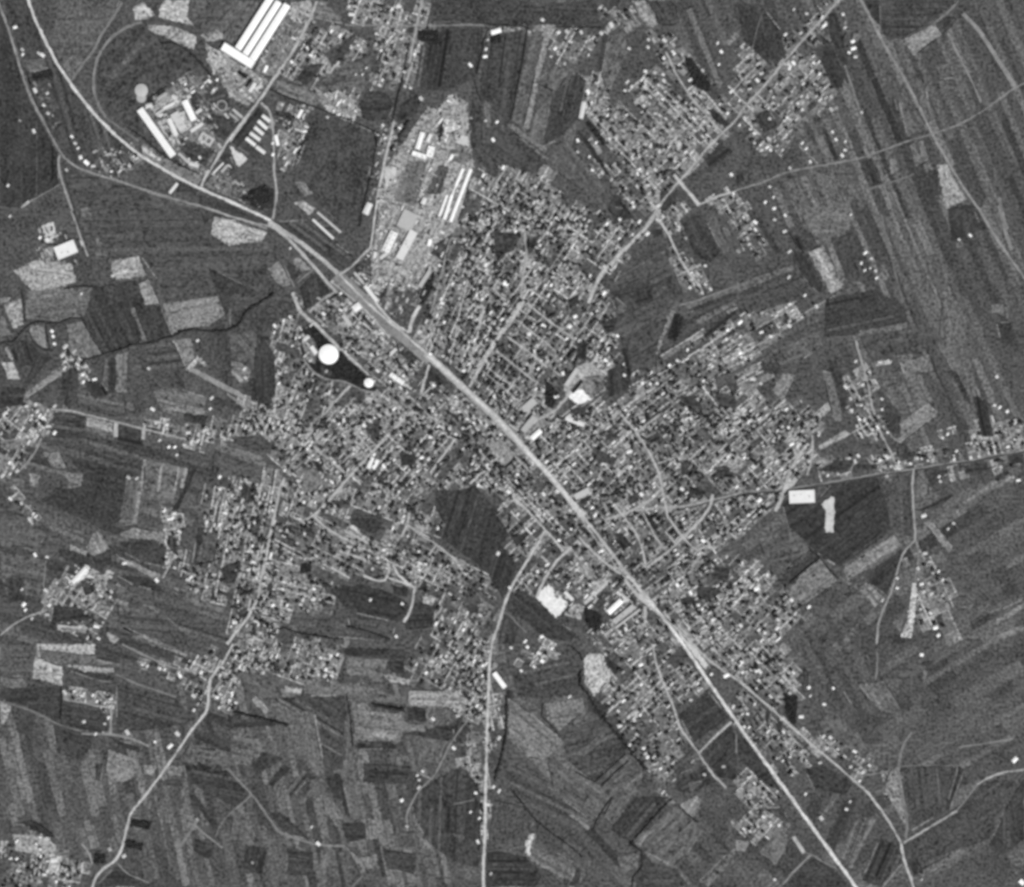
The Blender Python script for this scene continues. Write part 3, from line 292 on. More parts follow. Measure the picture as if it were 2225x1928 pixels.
C4 | 50 330,640 370,620 560,650 600,600 700,490 1000,440 1060,560 1110,840 740,1100 620,1030 560,970 380,830; 76 1060,540 1250,460 1270,880 1190,860 1110,830; 186 640,850 640,690 610,650 680,590 705,600 700,850; 120 770,1120 1130,870 1190,940 800,1200; 56 960,1190 1190,960 1160,1100 1080,1300 960,1220; 124 880,1250 940,1210 1070,1340 1000,1390; 96 740,1150 800,1200 900,1220 870,1260 740,1180; 118 400,1230 600,1030 720,1200 480,1370 390,1300; 86 150,880 400,820 540,960 390,1100 220,1060; 108 430,1070 480,950 530,960 350,1130; 46 380,1200 590,1030 600,1040 400,1220; 106 1300,450 1380,500 1380,600 1300,600; 98 1500,700 1850,470 1980,490 1750,650 1560,740; 120 1560,700 1640,670 1600,730; 132 1400,760 1550,940 1530,1000 1470,930 1350,780; 142 590,230 780,120 830,140 600,260; 122 1180,210 1100,150 1350,0 1450,0; 122 1840,1500 2068,1350 2068,1400 1850,1520; 116 1870,1590 2020,1520 2068,1530 2068,1560 1900,1620; 98 1780,1400 2068,1290 2068,1330 1830,1440; 56 1900,1250 1990,1200 2020,1260 1950,1310; 56 1680,1500 1800,1430 1830,1470 1700,1560; 104 1130,1480 1200,1480 1180,1560 1130,1540; 178 1262,1210 1295,1215 1290,1400 1255,1610 1180,1610 1230,1480; 52 1350,410 1440,380 1530,420 1400,520; 56 1640,380 1800,340 1820,410 1650,430; 50 1960,300 2068,290 2068,350 1970,370; 48 1300,690 1450,620 1560,570 1480,660 1330,700; 52 1180,290 1300,260 1260,340 1190,330; 110 1600,1400 1700,1360 1690,1400; 118 1380,1250 1500,1400 1540,1410 1460,1300; 62 580,400 700,340 860,320 820,390 640,420; 60 1850,460 1960,400 1930,450 1880,490; 90 1380,580 1500,520 1530,530 1410,600; 60 850,360 830,400 1000,400 1020,360; 48 1150,1580 1240,1640 1180,1654 1120,1654; 118 250,540 330,545 300,570; 58 1060,80 1180,50 1180,170 1120,160
'''
def run_fields():
    for ln in FIELDS.strip().splitlines():
        t, rest = ln.split('|'); t = t.strip()
        for it in rest.split(';'):
            g, s = it.strip().split(' ', 1)
            field(pts(t+' '+s), float(g))
run_fields()
props(mesh_obj('plough_strips', FUR[0], FUR[1], LANDA, tone=FUR[2]), kind='structure')
# ---------------------------------------------------------------- roads, railway, lanes  (kind | width px | tone | traced line)
ROADS = '''
railway_bed|6.5|178|A1 205,-20 215,10 250,120 330,290 430,480 560,670 700,850 850,1000 1000,1130 1150,1225 1310,1320 1480,1405 1700,1500 1900,1590 2030,1655
railway_bed|10|150|B2 290,110 430,200 560,290 700,400 820,510
railway_bed|27|118|B2 800,505 930,630 1050,740 1150,840 1240,930 1360,1030 1500,1150
railway|4|162|B2 820,505 900,590 1000,690 1120,800 1220,880 1330,975 1500,1125
railway|3|150|B2 760,560 860,640 1000,760 1100,870 1190,970
railway_bed|17|140|P 925,768 980,818 1020,856 1083,914 1146,982
railway|9|168|P 930,772 1020,854 1083,912 1146,980
railway_bed|12|158|P 1146,982 1204,1045 1267,1122
railway|7|172|P 1140,976 1204,1044 1267,1120
railway|7|158|P 1262,1115 1306,1172 1354,1235 1407,1304
railway|3.5|138|P 1262,1125 1300,1180 1340,1232 1374,1277 1398,1306
railway_bed|17|165|P 1392,1286 1408,1306 1420,1322
railway|7.5|182|P 1404,1300 1443,1344 1489,1405 1543,1486 1629,1610 1731,1750 1860,1928 1880,1958
siding|5|160|C3 1230,1240 1340,1380 1400,1430
road|4.5|128|A1 -10,20 60,210 120,400 180,600 240,760 320,900 400,1050 460,1160 560,1250 700,1300 900,1360 1100,1430 1300,1490 1500,1545 1700,1610 1950,1690 B2 220,120 300,150
road|7|150|B2 290,130 420,220 530,340 640,460 740,580 800,640
road|3|132|B1 1530,0 1700,60 1900,120 2000,165
road|4|132|A1 450,1160 430,1190 440,1260 460,1340 500,1460 550,1600 B1 515,0 560,90 600,220 660,370
lane|2.5|110|A1 450,1380 280,1480 210,1520
lane|6|165|A1 220,1510 160,1555
road|6|158|A1 2068,560 1990,690 1880,830 1760,990 1690,1080 1600,1230 1530,1340 1510,1400
road|6|150|A2 330,590 480,370 600,150 650,10
road|5|150|A2 0,1060 120,890 260,690 330,590
lane|6|108|A1 915,20 850,130 760,260 690,400 600,510 530,610
lane|6|115|A1 1060,170 980,190 870,250 790,330 730,430 700,560 700,680 740,800 790,880
lane|5|98|A1 790,880 900,960 1040,1060
lane|4|70|A1 1060,155 1180,150 1320,190 1440,240 1500,300
road|6|138|A2 1440,-10 1400,180 1370,330 1340,480
lane|9|122|A2 1230,900 1200,1050 1160,1200 1130,1350 1100,1500
road|4|168|A2 1230,900 1200,1050 1160,1200 1130,1350 1100,1500 1070,1720 B2 1080,150 1050,310
road|4|150|B2 1055,300 960,400 880,470 820,505
lane|3|118|A2 860,190 1100,190 1400,200 1600,190 1800,185 1900,190
lane|3|118|A3 0,185 160,190
lane|3.5|112|A3 550,215 720,210
road|4.5|142|A2 230,770 300,830 320,950 330,1160 330,1330 350,1400 345,1500 320,1640
road|5.5|128|A4 890,-10 960,120 1060,320 1190,530 1330,800 1410,970 1500,1130 1640,1360 1740,1500 1830,1650 B4 1830,170 1950,340 2080,520
road|5|140|A4 740,0 680,70 560,200 400,380 300,500 200,620 60,770 0,860 A3 1950,1010 1850,1110 1680,1320 1600,1400 1480,1560 1370,1723
road|7|150|B3 1500,20 1370,180 1200,350 1050,500 1010,600 960,720
road|4|140|A3 1540,390 1620,560 1720,720 1830,850 1930,970
road|8|155|A3 1600,1310 1700,1430 1790,1540
road|4.5|145|A3 1800,1530 1900,1480 2040,1440
road|3.5|118|A4 0,1370 200,1310 350,1240 560,1200 750,1165 900,1140 1060,1080 1250,1010 1400,965 1600,900 1800,780 1990,640 2080,595
lane|4|104|A4 950,1360 1060,1330 1180,1290 1280,1250
lane|4|112|A4 1060,1340 1100,1440 1120,1550 B4 1100,0
lane|4|100|B4 1040,50 1080,230 1130,430 1200,690
lane|3.5|120|A4 1520,240 1600,400 1700,600 1760,740
lane|10|122|A4 1630,100 1740,210 1850,380 1950,540 2010,630
lane|5|115|A4 780,470 850,680 900,830
lane|5|112|A4 1420,170 1500,110 1600,10
lane|8|116|B4 1890,-10 1930,170 1980,310
lane|8|116|A4 1890,1420 1910,1530 1945,1650
lane|2|98|A4 190,90 150,200 110,370
lane|7|58|C3 1640,712 1900,650 2068,607 C4 150,562 320,552 560,515 800,475 1000,438 1280,401 1500,361 1700,336 1850,301 2080,268
road|2.6|124|C3 1640,702 1900,640 2068,600 C4 150,555 320,545 560,508 800,468 1000,432 1280,395 1500,355 1700,330 1850,295 2080,262
road|5|135|C3 1010,815 1100,785 1240,740 1440,705 1700,690 1900,640 2068,600
road|5|145|C3 1100,785 1240,745 1430,650 1520,540
road|8|150|C4 470,270 430,340 380,420 355,520 310,640 280,700
road|11|150|C4 430,460 400,500 350,530
lane|4|140|C4 545,150 550,280 510,440
road|5|130|B4 860,960 890,1080 930,1200 960,1330 970,1430 1000,1500
road|5|138|C4 1000,60 1060,180 1100,250 1140,340
road|3.5|142|C4 1275,395 1262,500 1275,700 1285,850 1285,915
lane|3.5|130|C4 1285,910 1200,990 1160,1120 1120,1260 1060,1400 1020,1500 1010,1654
lane|3|120|C4 1285,910 1320,980 1300,1080 1285,1210
road|5|152|B3 1200,1550 1330,1700 C3 1400,260 1470,390 1510,530 1540,700 1560,780
road|5|148|C3 1560,780 1650,900 1750,1010 1840,1060
road|6|150|C3 1890,600 1880,680 1800,800 1680,910 1560,1030 1400,1150
road|4|152|C3 1160,690 1210,750 1290,850 1350,960 1380,1080 1390,1150
lane|4|142|C3 1370,740 1450,900 1530,1010
road|5|155|C3 390,620 500,720 620,850 720,960 770,1030
road|6|155|C3 630,880 540,1040 450,1180 370,1320 320,1460
road|5|165|C3 440,1200 500,1100 540,1040
road|6|150|C3 320,1460 280,1600 235,1723 D3 220,120
road|6|168|D3 218,100 205,400 200,620 195,800 188,1050 185,1250 180,1450 170,1650 172,1810
road|6|152|C3 870,960 720,1100 640,1220 570,1370
road|4|152|C3 890,920 980,1020 1080,1110 1200,1200
road|4|150|C3 1380,1440 1385,1600
road|5|150|D3 1420,0 1440,130 1500,290 1570,450 1620,620 1750,790
road|4.5|145|D3 1750,790 1850,950 1960,1060
lane|5|150|D3 1760,800 1900,660 2000,575
road|8|165|C3 1120,1250 1030,1330 930,1420
lane|3|110|C3 340,1480 500,1640
road|4.5|150|P 1413,1319 1478,1373 1543,1438 1607,1481
road|5|152|P 1607,1481 1682,1545 1747,1604 1806,1653 1887,1723 1930,1782 1960,1836
road|5.5|160|P 1958,1834 1963,1866 1976,1900 1992,1950
road|4|150|P 1404,1318 1402,1350 1400,1366
lane|3.5|150|P 1300,1165 1340,1215 1378,1262
road|5|142|D4 1200,1430 1300,1370 1450,1280 1585,1200
lane|2.5|125|D4 1580,1200 1650,1120 1730,1010
road|4|140|D4 1730,1010 1800,965 1900,925 2080,900
lane|3|122|D4 1190,1580 1050,1747
lane|3|115|D4 840,980 900,930 960,940 1100,910
lane|6|108|D4 1220,1400 1230,1280 1200,1100 1160,900 1190,740 1260,630
lane|2|105|D4 1160,880 1300,870 1600,870
lane|9|150|D4 410,1385 460,1460 490,1500
lane|4|120|D4 540,1510 430,1620 330,1730
lane|3|110|D4 490,1490 540,1510 640,1580 720,1610
lane|4|110|D4 1600,740 1800,715 1990,680
lane|3|112|D4 1010,30 1015,170 1000,260
lane|3|125|D4 770,340 830,430
road|6|160|C2 200,1400 130,1530 40,1640 0,1700 C1 1700,1723
road|5.8|158|D1 1720,0 1650,130 1550,250 1535,380 1530,490 1400,650 1290,820 1100,1080 960,1250 930,1380 890,1540 850,1600 740,1670 690,1740 680,1810
road|6|148|C2 410,480 370,560 350,680 310,850 285,1000 270,1090 240,1180 225,1300 200,1400
road|6|152|C2 1380,-30 1340,0 1200,140 1060,290 900,460 740,650 620,770 530,810
road|4|140|C2 640,260 780,370 880,460
road|4|145|C2 920,100 980,180 1060,280
road|4|148|C2 620,760 700,840 860,940
road|4|155|C2 820,1025 920,1060 1020,1095
road|4.5|155|C2 860,880 900,890 1040,970
road|5|155|C2 1345,740 1330,820 1280,920
road|3.5|145|C2 1330,830 1450,920 1550,980 1700,1100
road|5|165|C2 1220,1130 1260,1210 1370,1290
road|5|162|C2 1385,1290 1370,1400 1350,1480 1300,1560
road|4|158|C2 1190,1120 1190,1220 1160,1260 1100,1250 1000,1210
road|4|158|C2 1190,1230 1290,1260 1380,1300
road|3.5|142|C2 1550,970 1480,1070
lane|4|158|C2 750,1150 850,1200 860,1210
road|5|156|C2 1690,180 1640,250 1580,330 1500,440
road|8|150|B2 470,640 510,760 560,820 640,880 740,980 830,1070
road|4.5|155|B2 830,1060 930,1160 1040,1260
lane|4|130|B2 590,790 680,700 780,640
lane|3.5|125|B2 520,1060 560,1160 640,1250 740,1300 850,1300 900,1330 1010,1380 1100,1390
lane|5|140|B2 900,1340 830,1410 760,1490 700,1560
lane|3|120|B2 500,570 620,470
lane|3|120|B2 410,440 460,560 480,600
road|6|150|B2 1490,1180 1460,1290 1430,1400
lane|6|165|B2 930,490 1000,570 1060,640 1110,740
lane|4|165|B2 1110,740 1220,870 1340,940
lane|9|165|B2 1340,940 1375,810 1420,740
lane|3|152|B2 1880,800 1850,960 1820,1130 1780,1240
lane|3|152|B2 1800,480 1720,780 1690,960 1650,1180
lane|2.5|135|B2 1640,260 1560,600 1500,800
lane|3|140|B2 1500,900 1510,1080
road|4|148|B2 1420,1440 1500,1350 
road|8|155|B3 480,700 380,860 290,970 210,1100 150,1200 70,1350
road|4|142|B3 480,130 490,300 500,380 460,560 465,700
road|3.5|148|B3 500,720 660,850 760,920 850,990
road|3|150|B3 430,850 540,940 660,1030 720,1090
road|4|155|B3 350,970 460,1050 560,1120 650,1200
road|3.5|150|B3 270,1080 400,1180 560,1310
road|3|148|B3 200,1200 330,1300 400,1350
lane|3|140|B3 170,1230 300,1330 420,1450
lane|3|135|B3 240,600 340,720
lane|3.5|148|B3 180,750 120,1000 80,1140
road|5|152|B3 1480,90 1560,200 1640,380 1720,500 1800,600
lane|3|120|B3 1640,740 1800,690 2068,590
road|7|150|B3 1030,1120 960,1200 820,1400 700,1540 560,1600 480,1680
road|4|148|B3 1460,1350 1300,1450 1190,1540 1090,1640 C3 1010,150
road|4|145|C3 1340,120 1420,60 1500,0
lane|3|150|C3 1480,370 1600,330
lane|12|126|B1 1420,1210 1560,1280 1700,1360 1790,1400
lane|4|126|B1 1790,1390 1850,1440
lane|5|124|B1 1700,1400 1800,1470 1870,1530
road|4|135|B1 380,1515 560,1530 700,1570 870,1610 C1 1070,112 1230,150 1400,190
lane|9|150|C1 870,70 865,170
lane|7|140|C1 1078,115 1070,190
lane|5|160|C1 1240,60 1220,150
lane|4|128|C1 310,180 280,260 200,370 140,430
lane|3|130|C1 1290,1080 1260,1160 1220,1230
road|3.5|132|C1 350,1470 200,1520 80,1590 0,1660
lane|2.5|118|C1 345,1100 325,1300 350,1470
lane|3|140|C1 200,680 260,750 230,800
lane|4|124|D1 900,0 1100,100 1250,170 1400,200 1500,210
lane|4|108|D1 850,220 1000,290 1300,390
lane|3.5|130|D1 470,410 600,430 730,460
lane|3.5|140|D1 820,440 815,660
lane|4|125|D1 600,660 815,665 950,690 1100,750
lane|3|108|D1 -10,420 150,460 300,520 420,590 600,640
lane|4.5|114|D1 1690,930 1760,1010 1860,1110 1960,1250 2036,1360 D2 350,1380 500,1440 640,1480 850,1490
lane|3|112|D1 1860,1110 1740,1210
lane|2.5|108|D1 1740,1210 1640,1300 1590,1420
lane|7|112|D1 1460,1290 1400,1390 1310,1510
lane|4|118|D1 1430,1330 1560,1440 1640,1500
lane|3|120|D1 860,1610 930,1690 1100,1760
lane|3|135|D1 600,1470 660,1540 680,1620
lane|3.5|120|D2 1750,560 1620,740 1530,930 1480,1000 1380,1090 1300,1250 1310,1380
lane|3|108|D2 1650,1180 1800,1150
lane|2|98|D3 200,1530 480,1490
lane|2.5|105|D2 960,1690 1000,1680 900,1792
'''
def run_roads():
    for ln in ROADS.strip().splitlines():
        k, wd, g, s = ln.split('|')
        road(s, float(wd), float(g), name=k)
run_roads()
# ---------------------------------------------------------------- built-up quarters: gardens, paths, small houses, garden trees
# region | angle of the lots (degrees, image x right / y down) | lot length | lot width | house rate | tree rate
TOWN = '''
A3 1180,780 1290,700 1400,560 1600,560 1960,960 1900,1040 1650,1320 1380,1640 1240,1540 1120,1350 1140,1160 1080,1060 960,900 1000,820 1100,800|46|20|9|1.1|1.0
A3 870,960 900,930 1120,1330 1100,1400 1000,1300|50|14|8|1.1|.5
A3 1380,250 1560,240 1700,420 2068,820 2068,900 1940,980 1600,560 1480,440|50|20|9|.7|.6
A4 0,220 60,300 200,440 320,440 350,220 440,130 680,0 760,0 700,120 640,250 700,680 640,760 480,830 420,960 360,1130 180,1080 0,930|-45|20|9|.75|.6
A4 780,90 820,200 880,420 820,440 740,200|-75|14|8|.8|.3
A3 1600,1440 1720,1560 1640,1723 1480,1650|50|18|8|.8|.7
A3 1880,1470 2068,1440 2068,1723 1980,1723|60|14|8|1.1|.6
B4 0,0 100,0 200,180 220,330 160,380 0,330|60|14|8|1.1|.7
B3 1520,100 1640,120 1740,400 1870,580 1780,650 1700,640 1600,430|65|14|8|1.1|.8
A3 100,1330 380,1200 480,1230 620,1300 760,1400 1000,1620 1060,1723 60,1723 130,1480|-60|20|8|.8|.9
B3 0,60 150,0 1160,0 1200,90 1230,160 1500,20 1520,60 1360,260 1120,500 1020,620 1140,700 1170,800 1150,940 1230,1050 1100,1180 900,1200 780,1330 650,1480 540,1600 470,1700 300,1560 100,1340 0,1280|-56|24|9|.8|1.25
B2 1560,500 1660,250 1800,0 2068,0 2068,1580 1900,1450 1500,1130 1380,950 1440,720 1540,560|-66|40|7|.6|.9
B2 480,640 620,760 900,470 1150,840 1250,960 1460,1130 1420,1420 1180,1420 1100,1340 830,1060 640,870|40|18|9|.9|1.1
B3 1020,1020 1210,1060 1240,1240 1040,1210|-50|18|8|1|.6
B3 1480,1180 1640,1080 1900,900 2068,700 2068,1240 1880,1340 1640,1400 1340,1420 1280,1400 1300,1230|-32|40|8|.7|.8
B4 0,720 240,660 560,640 600,720 440,840 260,1000 170,1120 200,1250 0,1260|-30|50|7|.6|.4
B3 1240,1440 1560,1300 1900,1300 2068,1340 2068,1723 440,1723 620,1580 800,1490|-38|20|8|.8|1.3
B4 0,1330 250,1380 560,1420 600,1654 0,1654|-40|20|8|1.1|.8
C3 500,0 2068,0 2068,560 1880,660 1700,960 1400,1200 1380,1360 1180,1100 980,780 480,280 420,160|-42|20|8|.85|1.35
C4 0,0 600,0 560,300 440,480 320,660 200,760 0,900|-42|22|8|1.1|.9
C3 1400,1180 1700,900 1900,680 2068,600 2068,900 1900,1130 2068,1250 2068,1723 1723,1700 1440,1420|-36|22|8|.8|1.3
C4 0,900 100,1100 240,1130 420,1280 560,1410 400,1500 380,1654 0,1654|-45|20|9|.8|.8
D3 1640,0 2068,0 2068,270 1960,230 1800,70|45|18|9|.8|1
D4 0,0 240,0 420,60 440,330 250,560 150,380 0,250|45|18|9|.9|1.1
D4 0,260 250,560 440,700 640,830 600,870 480,880 300,860 180,800 0,560|45|14|9|1.2|.8
D4 300,560 460,640 560,640 880,740 880,800 760,860 640,800|45|16|9|.9|.5
D4 300,880 460,880 480,960 380,980|45|16|9|.8|.6
D3 1000,1723 1000,1723 1000,1723|0|20|20|0|0
C3 1340,1500 1560,1560 1723,1723 1000,1723 1100,1660|50|18|8|.9|1
D3 1080,0 1600,0 1800,270 1740,400 1600,480 1740,780 1640,900 1560,1100 1440,990 1240,760 1100,560 1000,480 1000,380 1130,240|-42|26|8|.75|.8
D3 1350,1050 1480,1000 1560,1110 1500,1170 1400,1140|45|16|9|.6|.6
D3 1700,840 1780,900 1700,980 1590,1060|-50|16|9|.6|.6
C3 900,940 1000,860 1100,1010 1360,1350 1380,1480 1340,1560 1100,1400 640,1250 760,1100|-42|22|9|.5|1.1
C3 560,1100 720,1080 640,1240 520,1400 380,1330 450,1180|-50|22|8|.7|.9
C3 640,880 760,1010 720,1090 560,1060|-50|22|8|.6|.9
C3 120,0 260,90 440,290 700,500 1000,820 900,940 760,1010 620,860 380,640 250,620 190,560 0,560 0,0|45|20|8|.95|1.2
C3 260,720 380,640 620,860 540,1040 420,1100 300,1030 360,900|-42|26|8|.7|.9
C2 300,60 460,0 1400,0 1520,60 2068,180 2068,560 1840,530 1640,570 1540,560 1450,640 1330,600 1150,560 1000,480 740,640 430,440 330,300|-48|22|8|.85|1.15
B2 1180,1420 1470,1400 1520,1180 2068,1650 2068,1723 1400,1723 900,1723 760,1600 980,1420|45|20|9|.9|1.1
B2 340,1120 520,1100 680,1280 880,1310 860,1400 760,1600 900,1723 160,1723 190,1480 340,1460|-70|26|8|.9|1
B2 320,830 500,800 520,1080 340,1100|-70|18|9|.8|.9
C2 160,420 400,470 340,700 280,1060 220,1300 120,1540 0,1620 0,440|-80|40|7|.9|1
C2 420,470 560,380 720,640 880,560 1160,560 1330,600 1480,650 1600,820 1590,920 1560,970 1300,930 1150,870 900,720 620,760 320,840|-70|24|8|.7|1.05
C2 320,840 620,760 700,840 900,740 900,860 1140,940 1300,930 1560,970 1720,1040 2000,1290 2030,1400 1560,1400 1380,1290 1000,1220 620,1200 280,1080|27|22|8|.85|1.2
C2 280,1080 620,1200 820,1240 760,1420 500,1540 100,1600 200,1400|15|22|9|.85|1.25
C2 80,1600 500,1540 360,1690 0,1723|20|18|9|.8|.8
C2 1560,1430 1960,1380 2030,1440 1950,1723 1460,1723 1520,1600|-60|18|8|1.1|.6
C1 1560,560 1800,450 2000,520 2068,700 2068,1723 1760,1600 1700,1400 1400,1280 1240,1220 1420,1140 1540,900 1480,800|-78|40|7|.85|.9
B1 1850,1440 1940,1470 2068,1420 2068,1723 1650,1723 1800,1560|-75|18|8|1|.6
C1 1380,80 1700,60 2068,20 2068,180 1960,200 1640,180 1500,250 1380,250|-75|18|8|.9|.7
C1 1080,60 1380,60 1380,170 1240,150 1080,100|10|16|9|.5|.3
D1 1560,260 1720,0 1850,0 2036,0 2036,230 1780,270 1700,400 1780,460 1720,500 1560,460|-65|16|9|.9|.9
D2 0,0 820,0 800,80 860,250 680,270 540,280 0,190|-70|16|9|1|.9
D1 1380,150 1500,100 1600,30 1560,220 1450,260 1520,300 1520,460 1400,420|-60|16|9|.8|.9
D2 1380,0 1900,0 1890,600 1740,540 1720,400 1600,340 1320,260 1300,160|-60|18|8|1.1|.7
D3 0,0 220,0 200,600 80,560 0,450|-60|18|8|1.1|.7
D3 210,200 330,400 330,560 250,640 260,800 200,830|80|16|8|.8|.6
D3 0,560 190,640 180,1300 60,1300|80|20|9|.45|.5
D3 460,40 560,0 740,20 720,100 560,200 480,160|30|12|9|1.2|.4
D1 460,330 560,320 830,370 860,460 820,640 760,620 750,460 470,410|10|12|9|1.1|.4
D1 -20,1440 120,1400 340,1400 420,1480 460,1640 600,1500 620,1620 560,1792 -20,1792|-80|18|9|1.1|1
D1 1020,110 1280,150 1240,220 1030,170|20|12|8|1|.2
D1 1280,120 1400,140 1360,280 1280,270|-70|12|8|1|.3
B4 760,1220 960,1180 1040,1400 1150,1600 1100,1654 880,1654|60|14|9|.8|.7
C4 900,0 1060,60 1180,260 1260,350 1000,420 1000,300 1040,240|60|14|8|.9|.6
C4 1460,120 1560,130 1640,330 1660,440 1540,440|75|14|8|.8|.6
C4 1300,250 1500,250 1500,340 1280,380|-12|14|8|.7|.6
C4 1660,60 1900,50 2068,40 2068,280 1740,320 1640,330|75|16|9|.45|.9
C4 1850,330 2068,300 2068,520 1960,500 1850,420|-20|16|9|.5|.8
C4 1240,950 1560,1240 1500,1420 1560,1640 1320,1560 1290,1200|65|16|9|.25|.35
C4 560,340 880,250 880,400 600,450|-20|16|9|.4|.8
A1 0,1723 0,1723 0,1723|0|20|20|0|0
A1 60,160 180,160 260,400 220,460 160,420|70|16|9|.3|.4
A1 240,620 420,620 480,920 400,920 300,860|70|16|9|.5|.5
A1 500,980 600,1040 700,1240 560,1200|65|14|9|.5|.5
A1 720,1100 1000,1100 1060,1190 900,1330 720,1260|-30|12|7|.7|.4
A2 560,200 880,180 1040,320 1080,640 960,760 640,700 560,620 380,560 560,330|-60|20|9|.6|.8
A2 1100,80 1420,0 1500,30 1480,300 1400,500 1300,650 1100,640 1080,300|-72|20|9|.6|.7
A2 560,30 640,170 440,400 330,430 480,160|-55|20|9|.4|.3
A2 640,680 960,760 950,920 720,830|25|14|9|.7|.4
A2 1240,900 1320,900 1180,1150 1110,1140 1110,920|-75|14|9|.7|.7
A2 340,820 560,800 560,1100 480,1220 360,1260|-65|16|9|.4|.6
A2 860,0 1180,0 1160,160 900,160|-70|16|9|.4|.6
B1 100,1480 480,1460 400,1640 240,1723 0,1723 0,1540|-50|14|9|.6|.5
B1 440,1050 560,1100 700,1160 660,1340 580,1220|60|14|9|.5|.5
C1 240,0 400,0 430,180 300,200 200,380 60,470 0,440 0,300 200,160|-60|14|9|.7|.5
C1 0,560 160,600 280,740 220,860 60,620|50|14|9|.5|.4
C1 120,840 260,860 300,980 160,960|40|14|9|.3|.4
C1 1200,660 1360,700 1360,1100 1280,1200 1200,1060 1240,900|80|14|9|.6|.6
C1 300,1300 860,1190 860,1380 700,1700 400,1560 340,1500|-60|16|9|.4|.5
C1 1340,1150 1600,1180 1700,1300 1700,1450 1450,1370|15|16|9|.6|.9
A3 240,40 700,140 700,220 200,200|20|14|9|.3|.4
A3 700,220 1100,220 1000,420 700,470|-60|16|9|.3|.5
A3 1040,60 1200,0 1340,120 1300,220 1150,230|50|16|9|.8|.5
A3 920,520 1100,540 1160,720 980,860 880,920|-80|14|9|.5|.4
A3 140,640 260,900 280,1100 200,1080 180,800|80|14|9|.3|.3
D4 760,860 1000,820 920,1040 840,970|-60|14|9|.4|.3
D4 0,890 240,940 330,1160 200,1230 0,1080|45|16|9|.4|.6
D4 0,1170 320,1180 380,1330 120,1380 0,1330|-50|14|9|.7|.6
D2 1740,760 1880,780 1880,1400 1780,1300 1720,1000|85|16|9|.4|.5
'''
VAR = ((-.5,-.5),(.5,-.5),(.5,.5),(-.5,.5))
class Soup:
    def __init__(s): s.V = []; s.F = []; s.T = []
    def quad(s, cx, cy, L, Wd, a, z, g):
        ca, sa = math.cos(a), math.sin(a); b = len(s.V)
        for ex, ey in VAR: s.V.append(wx((cx+ex*L*ca-ey*Wd*sa, cy+ex*L*sa+ey*Wd*ca), z))
        s.F.append((b+3, b+2, b+1, b)); s.T.append(lin(max(20, g)))
    def house(s, cx, cy, L, Wd, a, h, g):
        """gabled house, sizes in survey px; h in metres"""
        ca, sa = math.cos(a), math.sin(a); b = len(s.V); r = Wd*M*.5*math.tan(math.radians(random.uniform(18, 30)))
        for z in (-.2, h):
            for ex, ey in VAR: s.V.append(wx((cx+ex*L*ca-ey*Wd*sa, cy+ex*L*sa+ey*Wd*ca), z))
        for ex in (-.5, .5): s.V.append(wx((cx+ex*L*ca, cy+ex*L*sa), h+r))
        q = [(0,1,5,4)[::-1], (1,2,6,5)[::-1], (2,3,7,6)[::-1], (3,0,4,7)[::-1], (4,5,9,8)[::-1], (6,7,8,9)[::-1]]
        for f in q: s.F.append(tuple(b+i for i in f))
        s.F.append((b+4, b+8, b+7, b+7)[:3]); s.F.append((b+5, b+6, b+9))
        s.T += [lin(150)]*4+[lin(g)]*2+[lin(150)]*2
gard, paths_, small, treespots = Soup(), Soup(), Soup(), []
_n = rng.random((60, 60)); _m = rng.random((140, 140))
def vnoise(T, x, y):
    x = max(0, x); y = max(0, y); i, j = int(y) % (T.shape[0]-1), int(x) % (T.shape[1]-1); fy, fx = y-int(y), x-int(x); fy = fy*fy*(3-2*fy); fx = fx*fx*(3-2*fx)
    return (T[i, j]*(1-fx)+T[i, j+1]*fx)*(1-fy)+(T[i+1, j]*(1-fx)+T[i+1, j+1]*fx)*fy
def lush(x, y):
    v = .6*vnoise(_n, x/48, y/48)+.4*vnoise(_m, x/20+3, y/20+5); return min(1, max(0, (v-.5)*1.9+.5))
